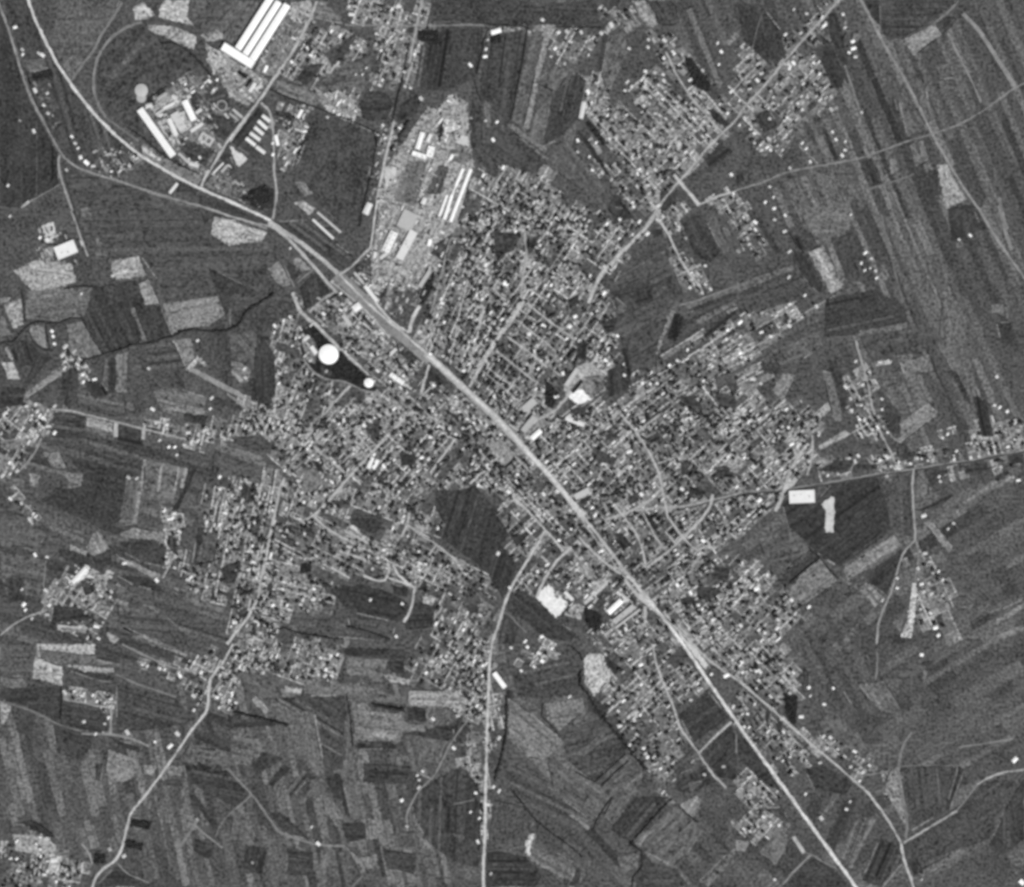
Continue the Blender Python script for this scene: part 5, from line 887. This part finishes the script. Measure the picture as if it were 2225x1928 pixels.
clutter('A2 640,690 950,760 950,910 720,830', 40, 100, 190, 25, 8)
clutter('A2 1100,920 1320,900 1200,1150 1140,1500 1060,1640 1000,1600', 60, 60, 165, -75, 8)
clutter('B3 400,1420 620,1500 640,1620 480,1700 300,1560', 60, 80, 190, -50, 6)
clutter('B2 500,900 620,880 700,1040 640,1200 540,1130', 35, 50, 170, 50, 5)
clutter('A1 720,1090 1060,1160 900,1330 720,1260', 45, 70, 165, -35, 4)
clutter('A1 240,620 420,640 480,900 400,1000', 30, 60, 140, 60, 0)
clutter('B1 250,100 640,260 620,420 300,420', 30, 80, 170, 60, 2)
clutter('B1 480,1020 700,1180 660,1320 420,1180', 30, 70, 175, 50, 3)
clutter('C1 500,1130 850,1190 820,1420 660,1400 480,1290', 45, 60, 190, 30, 4)
clutter('D4 1040,900 1180,880 1240,1340 1080,1100', 30, 95, 150, 80, 0)
props(mesh_obj('yard_patches', yardq.V, yardq.F, LANDA, tone=yardq.T), kind='stuff')
# ---------------------------------------------------------------- traced houses: tile x,y,size,tone
HOUSES = '''
A1 115,205,10,225 170,375,9 170,410,8 320,415,12,215 290,400,8 265,680,11,205 355,700,9 330,790,8 360,850,10 255,985,9 540,1025,8,225 565,1075,8 585,1110,7 605,1180,11 650,1220,12,240 700,1245,9 60,1390,8 75,1620,7 500,1275,8,170 150,905,6,150 790,1140,7,150 840,1120,7,150 860,1160,7,150 760,1210,7,150 900,1140,7,150 1570,610,9,225 1625,600,7,235
A2 460,465,9,245 585,365,9,235 605,415,9,245 910,110,12,205 920,170,7 1180,170,9 1265,50,12,205 1800,490,10,245 1915,370,8 1910,425,9,240 1390,380,7 1410,340,7 1930,300,6 560,985,9,220 1915,905,7 1998,915,8,230 1970,1050,10,245 720,715,9 765,745,8 800,690,10,180 895,790,9 850,760,8 1140,600,8 1120,640,8 960,340,8 1100,260,9 940,560,6 990,560,6 1020,510,6 1130,380,7 1305,540,8 1210,275,7 1310,650,8 1350,660,9 1430,740,11,190 320,1160,8,235 318,1075,8,205 1270,960,8,225 730,880,7 1145,940,7 1160,1035,7
A3 735,245,11 800,240,10 905,245,9 1055,250,11 995,285,10 710,365,10,225 960,415,6 680,425,7 615,150,10 1130,190,12 1410,300,8 1530,305,10 1405,355,9 1265,365,8 1600,405,8 1525,440,8 1640,490,8 1385,535,10 1455,545,10 1520,560,8 1250,615,9 1280,650,8 1235,680,8 1720,600,9 1355,600,8 950,680,9,220 980,770,9 880,1055,9,235 1015,1070,8 880,1140,7 965,1175,7 990,1275,8,220 1330,1305,9,240 1425,1100,8 1240,1415,7 1480,1540,10 2030,1310,9,225 1955,390,9,245 1925,325,8 1935,485,7 1815,530,8 2025,690,9 2000,850,9,220 1195,1645,8 1340,1660,9 1100,865,8 1105,820,6 1515,745,8 1620,765,8 1480,700,8
A4 410,70,7 505,100,8 630,185,11,225 350,250,9 410,455,11,245 380,495,9,225 555,455,8 595,535,8,220 40,340,9 75,410,9 150,580,10 95,640,9 60,850,9 240,855,8 345,870,7 510,700,8 440,745,9 475,790,8 680,700,9 680,790,10 100,930,9 130,960,8 230,1000,9 220,1060,10,220 330,1080,9 130,1030,7 170,1045,7 245,1080,8 470,1030,8 500,1070,8 690,950,7 715,1005,8 780,1020,7 780,1080,8 760,1120,10 530,1165,8 385,1210,8 835,300,11,245 840,350,11,235 810,380,8 855,410,9 765,105,9 780,200,9 240,1345,7 265,1420,7 205,1455,8,230 270,1500,9,235 350,1550,8,220 135,1600,10,225 275,1580,8 820,1545,7 900,810,7 610,125,9
B4 345,175,10 380,320,9 925,330,9,235 970,370,8 895,405,8 920,455,8 960,440,6 1000,460,7 1005,510,8 375,505,9 490,635,8 575,715,9 90,775,9 25,830,11,245 25,930,8 25,1050,10,245 470,790,7 380,855,9 245,930,10 110,1235,12 175,1270,8 1680,205,8,240 1600,235,7 785,1295,10 920,1270,9 855,1110,8 955,1190,8 820,1380,9 895,1425,9 825,1460,9 1045,1380,8 885,1525,8,235 935,1555,8 1010,1585,9,235 1085,1620,7 1870,1220,9 1890,1440,9,230 1945,1470,9,235 2000,1555,8 1895,1575,7 1910,1615,8 1515,1630,8 1855,1425,8 1030,1115,9,185 1090,1110,9,185 375,1585,8,225 85,1545,9
C4 265,195,8 400,215,8,245 590,150,8 165,620,13,235 125,380,10 655,440,8 875,300,9 1030,330,9,215 1080,310,12 1165,345,9 1250,355,8 1375,335,6 1330,320,6 1515,145,7,220 1480,170,8 1755,165,7 1780,200,7 1850,235,8 2000,180,8 1560,325,8 1580,265,8 1900,380,8 2025,475,9,235 1455,450,8 1465,485,7 1345,730,13,205 1560,785,8 1520,825,7 1355,1000,9 1390,1060,10,170 1305,1110,9,190 1330,1220,9,215 1155,1180,8 1155,1250,8,215 1395,1430,9,215 1430,1535,12,240 1450,1590,10,230 1400,1290,11,185 1450,1130,8 1480,1190,8 145,1255,13,230 395,1335,10,220 520,1385,9,235 1045,1340,8 30,1520,10 185,1560,8 290,1540,11,205
B1 300,230,8,225 355,250,11,215 845,515,9 610,650,6 1480,1000,8 1115,1210,8 620,1255,9,235 710,1290,9,235 625,1310,8,225 640,1190,12,175 1145,1515,10,220 1585,1430,9 1575,1510,8 40,1550,12,210 390,930,9,245 400,970,8,235 410,1025,8,225 490,1045,12,180 470,1110,12,180 540,1140,9,175 485,1205,10,180 1830,1210,9,190 1840,1280,9,190 200,1490,8 240,1560,7 270,1480,8 410,1490,10,180 1520,1165,9,170
C1 330,40,14,210 290,70,9 370,90,9 325,95,10 410,140,10,225 280,160,9 90,370,11,180 130,425,11 20,460,11 80,635,9,225 160,670,8 250,745,8 220,780,9 1195,195,8 1265,245,8,225 1310,245,8,230 1380,230,9 1325,305,7 1480,200,9 1560,145,9 1410,140,12,210 1250,80,10 1645,470,9,225 1640,560,11 1800,550,9 965,475,9 1025,480,9 1230,725,9,225 1290,780,12,225 1345,880,9 265,1055,9,245 355,1070,8 935,1115,10 1175,1245,11,225 1335,1095,8 1310,1150,8,180 1430,1220,10 1605,1200,9,180 180,1425,11,235 190,1465,8,210 165,1310,8,170 345,1320,9 370,1430,10 355,1500,9,175 240,1530,8,170 835,1330,9 825,1370,7 640,1390,12,185 725,1590,12,220 740,1680,9 765,1480,12,150 1585,800,9,200 1730,1590,7
C2 580,260,9,240 780,360,8 765,510,9,225 510,500,8 1150,390,9,240 1435,325,9,240 1500,170,11,225 1330,190,9 1820,75,9,240 1190,715,11,235 1870,530,10 1465,1120,7,235 630,1310,8,240 320,1430,9,235 425,1430,8 580,1475,8 185,810,9,220 410,420,8 2005,1050,8 1300,765,8 1050,1390,8 1290,1420,8 1245,1665,8,220 320,940,6,230 135,1165,9 1150,1015,9,215
B2 335,890,9,245 400,850,8,205 450,825,8,205 465,1040,7 600,1150,9,185 1570,440,8,225 2055,570,11,240 1665,575,9 1750,1225,9,220 1500,1100,8,235 1595,1115,8 1525,1335,8,225 1885,1085,8 450,310,7,180 1980,1420,9,225 365,1320,8 590,1380,7 725,1395,8 720,1230,8,150 365,1245,8
B3 350,575,12,240 680,585,8,235 855,555,8,215 1075,645,12,235 860,820,11,240 985,800,8 1175,965,9,245 1075,445,9 1400,200,11,210 600,285,9,220 1195,95,7,215 1135,1045,8 1055,1125,8,235 1090,1150,9,240 1025,1100,8,220 1425,1240,8,245 1365,1320,9,235 1425,1320,10,225 1475,1320,8 1565,1185,8,235 1305,1260,9 1625,1150,8 770,1250,9,245 580,1210,8,230 720,1420,10,230 270,1425,8 625,890,10,235 515,950,12,205 810,890,9 2000,920,9,240 1990,990,8 1900,1110,8 1720,605,8 1835,580,8 1835,440,7 970,515,8 1700,1070,8 1790,1260,8 1230,1260,8 1340,110,8,220
C3 140,530,9,235 360,580,12,215 430,450,8,225 625,600,9,220 430,750,8 625,750,8 835,855,9,245 740,945,8,235 1010,755,10,225 1265,280,12,215 1060,160,9,230 1150,960,9,220 1050,1030,11,235 1820,950,10,245 1625,1280,10,245 1725,1340,10,240 1780,1430,9,225 1810,1460,7,245 1660,560,10,225 580,1180,8,225 285,1040,9,220 40,1190,10,215 95,70,8,225 2000,30,8,225 1240,1610,9,215 610,1665,9,235 485,1700,9,225 1950,1630,11,190 370,1300,8 2000,700,14,175
D3 495,20,9,235 605,125,10,240 675,30,9,225 375,25,8 450,195,8 545,165,9 805,385,10,190 115,1095,8,235 130,1455,9,220 75,1235,7,215 140,1280,8,210 245,1050,9 285,1080,9 1350,765,9,225 1380,830,10,220 1475,915,8 1425,880,9 1325,520,8,225 1165,490,8 1175,600,13,200 1300,660,9 1330,150,11,235 1960,230,12,240 1850,220,8 1940,900,9,175 1800,960,8 1700,410,8 165,155,8,235 110,275,7 285,690,11,180 225,1690,8,160 2010,460,10 1250,740,8,200
D2 1445,210,9,245 1495,550,11,210 1680,525,11,170 1650,765,9,225 1380,965,7 1420,935,7 1395,1000,7 1390,1055,9 1265,1150,10,225 650,1470,10,225 600,1345,8,170 750,235,10 700,230,11,190 790,75,8,215 745,80,8 670,100,8 165,1610,7,150 1305,1340,8,170
D1 940,650,12,190 1255,750,13,220 1145,720,7,245 1310,660,11,200 1330,235,10,235 1490,210,13,225 1430,380,12,190 1695,410,8,210 1640,400,7 1740,430,8 1710,355,8 1615,465,7 1430,485,8 915,1560,11,190 810,1510,11,160 480,355,11,190 550,345,7 620,360,7 685,375,8 820,400,9 715,420,8 775,430,7 800,540,8,210 770,490,7 775,585,7 620,570,9 705,660,8 400,1590,14,200 80,1580,9,210 125,1580,8 250,1590,8 300,1420,8 270,1470,7 125,1450,9 300,1510,7 350,1430,7 1455,1290,8,150 1510,135,9,215 1090,930,11,145 1085,160,8 1180,180,8 1215,185,8 1050,150,7
D4 150,185,11,225 110,180,10,220 520,310,9,240 695,315,8,245 630,430,9,225 465,520,10,220 530,370,7 1330,75,10,240 380,800,11,235 335,630,9,225 730,760,9 850,770,9,235 675,670,9 625,660,9 600,850,9 500,835,7 2000,830,13,235 2050,1710,14,240 790,1185,8,215 610,1250,11,190 905,920,10 955,870,8 195,1240,9,220 305,1300,9,215 245,1300,8 95,1340,8 90,595,8,210 130,430,8 80,500,8 40,500,8 495,1075,8 820,880,9 1330,1690,6,170 160,260,8 275,1690,7 815,1130,7
'''
H_ = []
for ln in HOUSES.strip().splitlines():
    t = ln.split()[0]
    for k in ln.split()[1:]:
        v = [float(q) for q in k.split(',')]; x, y = pts(f'{t} {v[0]},{v[1]}')[0]
        H_.append((x, y, v[2] if len(v) > 2 else 8, v[3] if len(v) > 3 else random.choice((178, 190, 200, 212))))
H_.sort(key=lambda h: -h[2]*100-h[3])
SIDES = ['east', 'north-east', 'north', 'north-west', 'west', 'south-west', 'south', 'south-east']
ORD = ['nearest', 'second nearest', 'third nearest', 'fourth nearest', 'fifth nearest', 'sixth nearest', 'seventh nearest', 'eighth nearest', 'ninth nearest', 'tenth nearest'] + [f'{n}th nearest' for n in range(11, 60)]
def labels(items, kindword, adj):
    grp = {}
    for i, (x, y, *r) in enumerate(items):
        nm, p = min(LM.items(), key=lambda kv: math.dist(kv[1], (x, y)))
        s = SIDES[int(round(math.atan2(-(y-p[1]), x-p[0])/(math.pi/4))) % 8]
        grp.setdefault((nm, s), []).append((math.dist(p, (x, y)), i))
    out = {}
    for (nm, s), L in grp.items():
        for k, (d, i) in enumerate(sorted(L)): out[i] = f'{adj(items[i])} {kindword}, {ORD[k]} one {s} of the {nm}'.replace('tree crown among gardens', 'garden tree')
    return out
def hadj(h):
    a = 'brilliant white' if h[3] >= 235 else 'white' if h[3] >= 218 else 'pale' if h[3] >= 185 else 'grey'
    b = 'large' if h[2] >= 12 else 'mid-sized' if h[2] >= 10 else 'small'
    return f'{b} {a}'
ind = H_[:300]; LB = labels(ind, 'house', hadj)
tmpl = []
for rf, pr in (('gable', 1.35), ('hip', 1.2), ('gable', 1.6)):
    V, F, RV, RF = block_mesh(10*pr, 10, 4.0, rf, 24)
    a = bpy.data.meshes.new('house_wall'); a.from_pydata(V, [], F); a.materials.append(WALL)
    b = bpy.data.meshes.new('house_roof'); b.from_pydata(RV, [], RF); b.materials.append(ROOF); tmpl.append((a, b))
for i, (x, y, s, g) in enumerate(ind):
    k = i % 3; ang = math.radians(random.choice((-45, 45, -40, 50, -60, 20, 0)))+random.gauss(0, .1)
    f = s*M*.74/12; t = bpy.data.objects.new('house', None); C.objects.link(t); X, Y, _ = wx((x, y)); t.location = (X, Y, 0)
    t.rotation_euler = (0, 0, ang); t.scale = (f, f*random.uniform(.85, 1.05), 1); t.empty_display_size = 3
    props(t, LB[i], 'house', 'houses of the town and its fields')
    wobj = bpy.data.objects.new('wall', tmpl[k][0]); C.objects.link(wobj); wobj.parent = t
    robj = bpy.data.objects.new('roof', tmpl[k][1]); C.objects.link(robj); robj.parent = t; robj.color = col(min(242, g+2))
    # a trodden yard patch shows round most houses
    if random.random() < .5: gq = Soup
for (x, y, s, g) in H_[300:]:
    small.house(x, y, s*.85, s*.66, math.radians(random.choice((-45, 45, -60, 20)))+random.gauss(0, .1), 4, min(250, g+12))
o = mesh_obj('small_houses', small.V, small.F, ROOFA, tone=small.T); props(o, kind='stuff')

# ---------------------------------------------------------------- trees
def ico(sub):
    import bmesh
    bm = bmesh.new(); bmesh.ops.create_icosphere(bm, subdivisions=sub, radius=1)
    V = np.array([v.co[:] for v in bm.verts]); F = np.array([[v.index for v in f.verts] for f in bm.faces]); bm.free(); return V, F
IV, IF = ico(2)
IV1, IF1 = ico(1)
def crowns(name, spots, lo=40, hi=70, fine=False):
    """many lumpy crowns as one mesh; spots: (x px, y px, radius px)"""
    BV, BF = (IV, IF) if fine else (IV1, IF1)
    Vs, Fs, Ts = [], [], []; n = 0
    for (x, y, r) in spots:
        R = r*M; hgt = R*random.uniform(.55, .85)+1.2
        v = BV*(1+rng.normal(0, .17, (len(BV), 1))); v = v*np.array([R, R*random.uniform(.8, 1.2), hgt*.62]); X, Y, _ = wx((x, y))
        v = v+np.array([X, Y, hgt*.8]); Vs.append(v); Fs.append(BF+n); n += len(BV)
        Ts.append(np.vectorize(lin)(np.clip(random.uniform(lo, hi)+rng.normal(0, 9, len(BF)), 14, 110)))
    if not Vs: return None
    return fast_mesh(name, np.vstack(Vs), np.vstack(Fs), np.concatenate(Ts), LEAF)
treespots.sort(key=lambda t: -t[2])
treespots = [t for t in treespots]; single = treespots[:300]; rest = treespots[300:]
def tree_template(k):
    """crown of many small leaf clumps over a lumpy core, and a forked trunk; unit radius 1"""
    V = [tuple(v) for v in (IV*(1+rng.normal(0, .16, (len(IV), 1)))*np.array([.86, .86, .75])+np.array([0, 0, 1.3]))]; F = [tuple(f) for f in IF]
    for _ in range(170):
        d_ = rng.normal(size=3); d_ /= np.linalg.norm(d_); c = d_*rng.uniform(.75, 1.15)*np.array([1, 1, .85])+np.array([0, 0, 1.3])
        a = rng.normal(size=3); a /= np.linalg.norm(a); b = np.cross(a, rng.normal(size=3)); b /= np.linalg.norm(b); s = rng.uniform(.08, .17); q = len(V)
        V += [tuple(c+s*a), tuple(c+s*b), tuple(c-s*a), tuple(c-s*b)]; F.append((q, q+1, q+2, q+3))
    me = bpy.data.meshes.new('tree_crown'); me.from_pydata(V, [], F); T = [lin(max(14, random.gauss(68, 12))) for _ in F]
    at = me.attributes.new('tone', 'FLOAT', 'FACE'); at.data.foreach_set('value', np.array(T, np.float32)); me.materials.append(LEAF)
    Vt, Ft = [], []
    for (r0, p0, r1, p1) in ((.09, (0,0,0), .06, (0,0,.7)), (.05, (0,0,.6), .02, (.35,.1,1.3)), (.05, (0,0,.55), .02, (-.3,.2,1.3)), (.04, (0,0,.65), .02, (0,-.35,1.4))):
        q = len(Vt)
        for (r, p) in ((r0, p0), (r1, p1)):
            for j in range(6): Vt.append((p[0]+r*math.cos(j*math.pi/3), p[1]+r*math.sin(j*math.pi/3), p[2]))
        for j in range(6): Ft.append((q+j, q+(j+1) % 6, q+6+(j+1) % 6, q+6+j))
    mt = bpy.data.meshes.new('tree_trunk'); mt.from_pydata(Vt, [], Ft); mt.materials.append(BARK); return me, mt
TT = [tree_template(k) for k in range(6)]
LB = labels(single, 'tree crown among gardens', lambda t: 'broad round' if t[2] > 3.2 else 'round dark')
for i, (x, y, r) in enumerate(single):
    cm, tm = TT[i % 6]; t = bpy.data.objects.new('garden_tree', None); C.objects.link(t); X, Y, _ = wx((x, y)); t.location = (X, Y, 0); t.empty_display_size = 2
    t.rotation_euler = (0, 0, random.uniform(0, 6.28)); R = r*M; t.scale = (R, R*random.uniform(.85, 1.15), R*.6)
    props(t, LB[i], 'tree', 'broad garden trees')
    for nm, me in (('crown', cm), ('trunk', tm)): o = bpy.data.objects.new(nm, me); C.objects.link(o); o.parent = t
o = crowns('small_trees', rest); props(o, kind='stuff')

# hedgerows: lines of bushes and trees one cannot tell apart  (width px | label | line)
HEDGES = '''
5|dark hedge along the winding stream west of the warehouse field|B1 0,1020 100,1010 210,890 270,860 370,870 450,870 530,830 620,835
8|thick dark tree belt along the stream below the pale western field|B1 1290,970 1360,935 1430,920 1560,930 1700,930 1780,890 1850,780 1930,730 2060,645
5|dark stream hedge between the two dark western fields and the lower meadows|B1 780,1100 900,1070 1000,1030 1110,1020 1290,970
3.5|short upright hedge left of the mottled western field|B1 160,620 170,700 190,860
3|hedge on the slanting edge of the dark western field|B1 620,850 700,1000 780,1110
4|hedge curving under the mottled meadow by the western farm|B1 560,1120 650,1145 780,1105
4|short hedge below the pale splayed western field|B1 480,615 600,595 700,600
3|bow-shaped hedge inside the stream loop|B1 220,940 250,1010 330,1070 400,1080
5|dark upright hedge west of the small white row in the stream loop|B1 345,880 350,960 375,1065
5|dark hedge along the outer south-west side of the works|A1 950,950 1080,1040 1200,1150 1330,1230 1500,1310
6|dark hedge bending round the pale strip north of the works|A1 1200,330 1300,320 1420,390 1500,470 1590,580
5|dark hedge at the upper left of the works|A1 1100,750 1170,700 1250,655
5|dark hedge on the north edge of the big dark field|A2 300,670 420,730 560,780 750,850 940,920 1110,1000
5|dark hedge on the west edge of the big dark field|A2 595,960 540,1100 480,1250
6|dark hedge on the east edge of the big dark field|A2 1110,1010 1060,1300 1010,1500 970,1700
6|dark hedge beside the northern main road|A2 1345,320 1310,480 1290,600 1245,780 1215,920
9|thick dark belt left of the quarry|A2 1340,910 1250,1050 1200,1130
5|dark upright hedge left of the northern white farmhouse|A3 210,225 180,300 150,450 125,560
3.5|thin hedge below the northern fields|A3 105,600 130,690 155,760
4.5|long straight hedge west of the northern striped fields|A3 500,225 480,400 440,600 400,800 380,895
3|hedge along the northern lane|A3 210,192 350,195 500,205
3|dark hedge along the lane east of the striped fields|A3 720,205 850,208 1050,205
6|dark hedge on the edge of the western garden rows|C2 280,1645 400,1600 500,1640 700,1670 850,1685
6|dark hedge at the southern edge of the enclosed grey field|C2 870,1590 1000,1620 1100,1650 1200,1690
7|dark belt south of the pale four-sided field|D2 1050,440 1150,465 1290,490
5|dark hedge running down beside the long grey field|D2 862,380 875,480 890,560 905,750
7|patchy dark belt in the south-western fields|D2 30,500 200,540 320,570 430,600
5|hedge in the southern fields parallel to the straight road|D3 370,1070 480,1200 560,1300 680,1400 800,1480 900,1570
3.5|short zigzag hedge between two southern fields|D3 850,940 920,980 1000,1020
3.5|northern of two parallel hedges in the southern fields|D3 1000,1010 1100,920 1220,810
3.5|southern of two parallel hedges in the southern fields|D3 1040,1050 1140,950 1240,860
3.5|hedge ending at the bend in the southern fields|D3 1120,1130 1060,1210 1000,1310 980,1370
5|crooked hedge zigzagging down to the bottom edge|D3 1560,1140 1450,1250 1260,1470 1340,1530 1340,1640 1275,1720 1265,1792
4|hedge on the right side of the southern quadrangle field|D3 1610,1190 1680,1260 1750,1310
8|wide dark hedge down the west side of the southern garden quarter|D3 885,200 885,300 960,400 1020,500 1180,690 1260,800 1380,930
5|dark hedge above the pale southern triangle field|D3 820,20 880,70 905,120
3.5|wavy hedge between the southern meadows|D3 610,440 600,530 680,610 740,690
7|dark belt right of the straight southern road|D3 340,380 345,520 335,700 300,850 255,1000
4|dark hedge on the edge of the eastern striped field|C4 385,1215 480,1130 600,1035
4|hedge separating the dark park and the southern fields|C4 520,960 620,1060 730,1180
3.5|hedge running up beside the eastern strip field|B4 380,180 430,270 480,320
5|dark belt behind the big eastern meadow|B3 1215,1070 1250,1150 1275,1260
4|dark hedge at the far bottom-left bend|D1 230,1300 320,1350 400,1415
5|dark upright hedge beside the south-western lane|D1 455,310 460,420 445,560
'''
for ln in HEDGES.strip().splitlines():
    wd, lab, s = ln.split('|'); wd = float(wd)*.9; hn = 0; P = pts(s); sp = []
    for i in range(len(P)-1):
        L = math.dist(P[i], P[i+1]); k = max(1, int(L/1.3))
        for j in range(k):
            f = (j+random.random())/k; hn += 1; hv = .55+.9*vnoise(_m, hn*.11, wd*7)
            sp.append((P[i][0]+(P[i+1][0]-P[i][0])*f+random.gauss(0, wd*.15), P[i][1]+(P[i+1][1]-P[i][1])*f+random.gauss(0, wd*.15), max(1.4, hv*wd*random.uniform(.25, .42))))
    o = crowns('hedgerow', sp, 38, 56); props(o, lab, 'hedge', 'hedgerows between fields')
# groves
GROVES = '''
dark grove on the broad corner between works and the two railway lines|A1 1850,1450 1990,1380 2040,1500 1920,1560 1810,1500
dark grove north of the big round tank|B2 590,890 640,900 735,995 700,1040 650,1030 590,930
black grove filling the dark park east of the big white tank|B2 840,1100 1030,1290 900,1300 770,1240 800,1160
dark square grove in the middle of the western gardens|C2 530,1120 610,1120 610,1180 530,1190
dark grove behind the northern white farmhouse|A3 230,285 300,255 310,320 235,330
dark oblong grove east of the big eastern meadow|B3 1610,800 1680,830 1620,1010 1560,990
dark grove beside the southern railway depot|C3 935,1460 1030,1480 1080,1600 1000,1640 940,1550
dark rectangular grove east of the country road bend|D1 970,1290 1120,1310 1100,1370 960,1340
dark rectangular grove lower beside the country road|D1 920,1440 1060,1470 1050,1520 930,1500
small dark square grove at the bottom of the country road|D1 700,1540 780,1550 780,1620 690,1620
dark diagonal grove north-east of the garden quarter|A3 1690,440 1730,440 1880,640 1860,690 1770,660 1700,530
dark oblong grove beside the northern road|A2 1410,240 1550,235 1590,330 1540,340 1410,300
dark grove in the meadow gardens by the sports ground|B3 640,1300 680,1330 740,1400 690,1510 640,1480
dark narrow grove left of the old barn row|A3 940,915 965,910 1095,1065 1080,1095
dark irregular grove in the south-eastern village|D4 340,350 440,370 430,600 380,560 350,450
black grove beside the long grey roof|B2 1410,730 1480,500 1540,480 1500,640 1450,730
small dark grove at the western lane|A1 240,550 390,520 400,590 250,610
'''
for ln in GROVES.strip().splitlines():
    lab, s = ln.split('|'); P = pts(s); xs = [p[0] for p in P]; ys = [p[1] for p in P]; sp = []; x = min(xs)
    dens = 2.4
    while x < max(xs):
        y = min(ys)
        while y < max(ys):
            q = (x+random.uniform(-1.5, 1.5), y+random.uniform(-1.5, 1.5))
            if inside(q, P) and random.random() < .75 and not (0 <= int(q[0]) < W and 0 <= int(q[1]) < H and KEEP[int(q[1]), int(q[0])]): sp.append((q[0], q[1], random.uniform(1.3, 2.6)))
            y += dens
        x += dens
    o = crowns('grove', sp, 36, 60); props(o, lab, 'grove', None) if o else None
print('objects', len(bpy.data.objects), 'trees', len(treespots), 'houses', len(small.F)//8, 'lv', LEVEL.max())
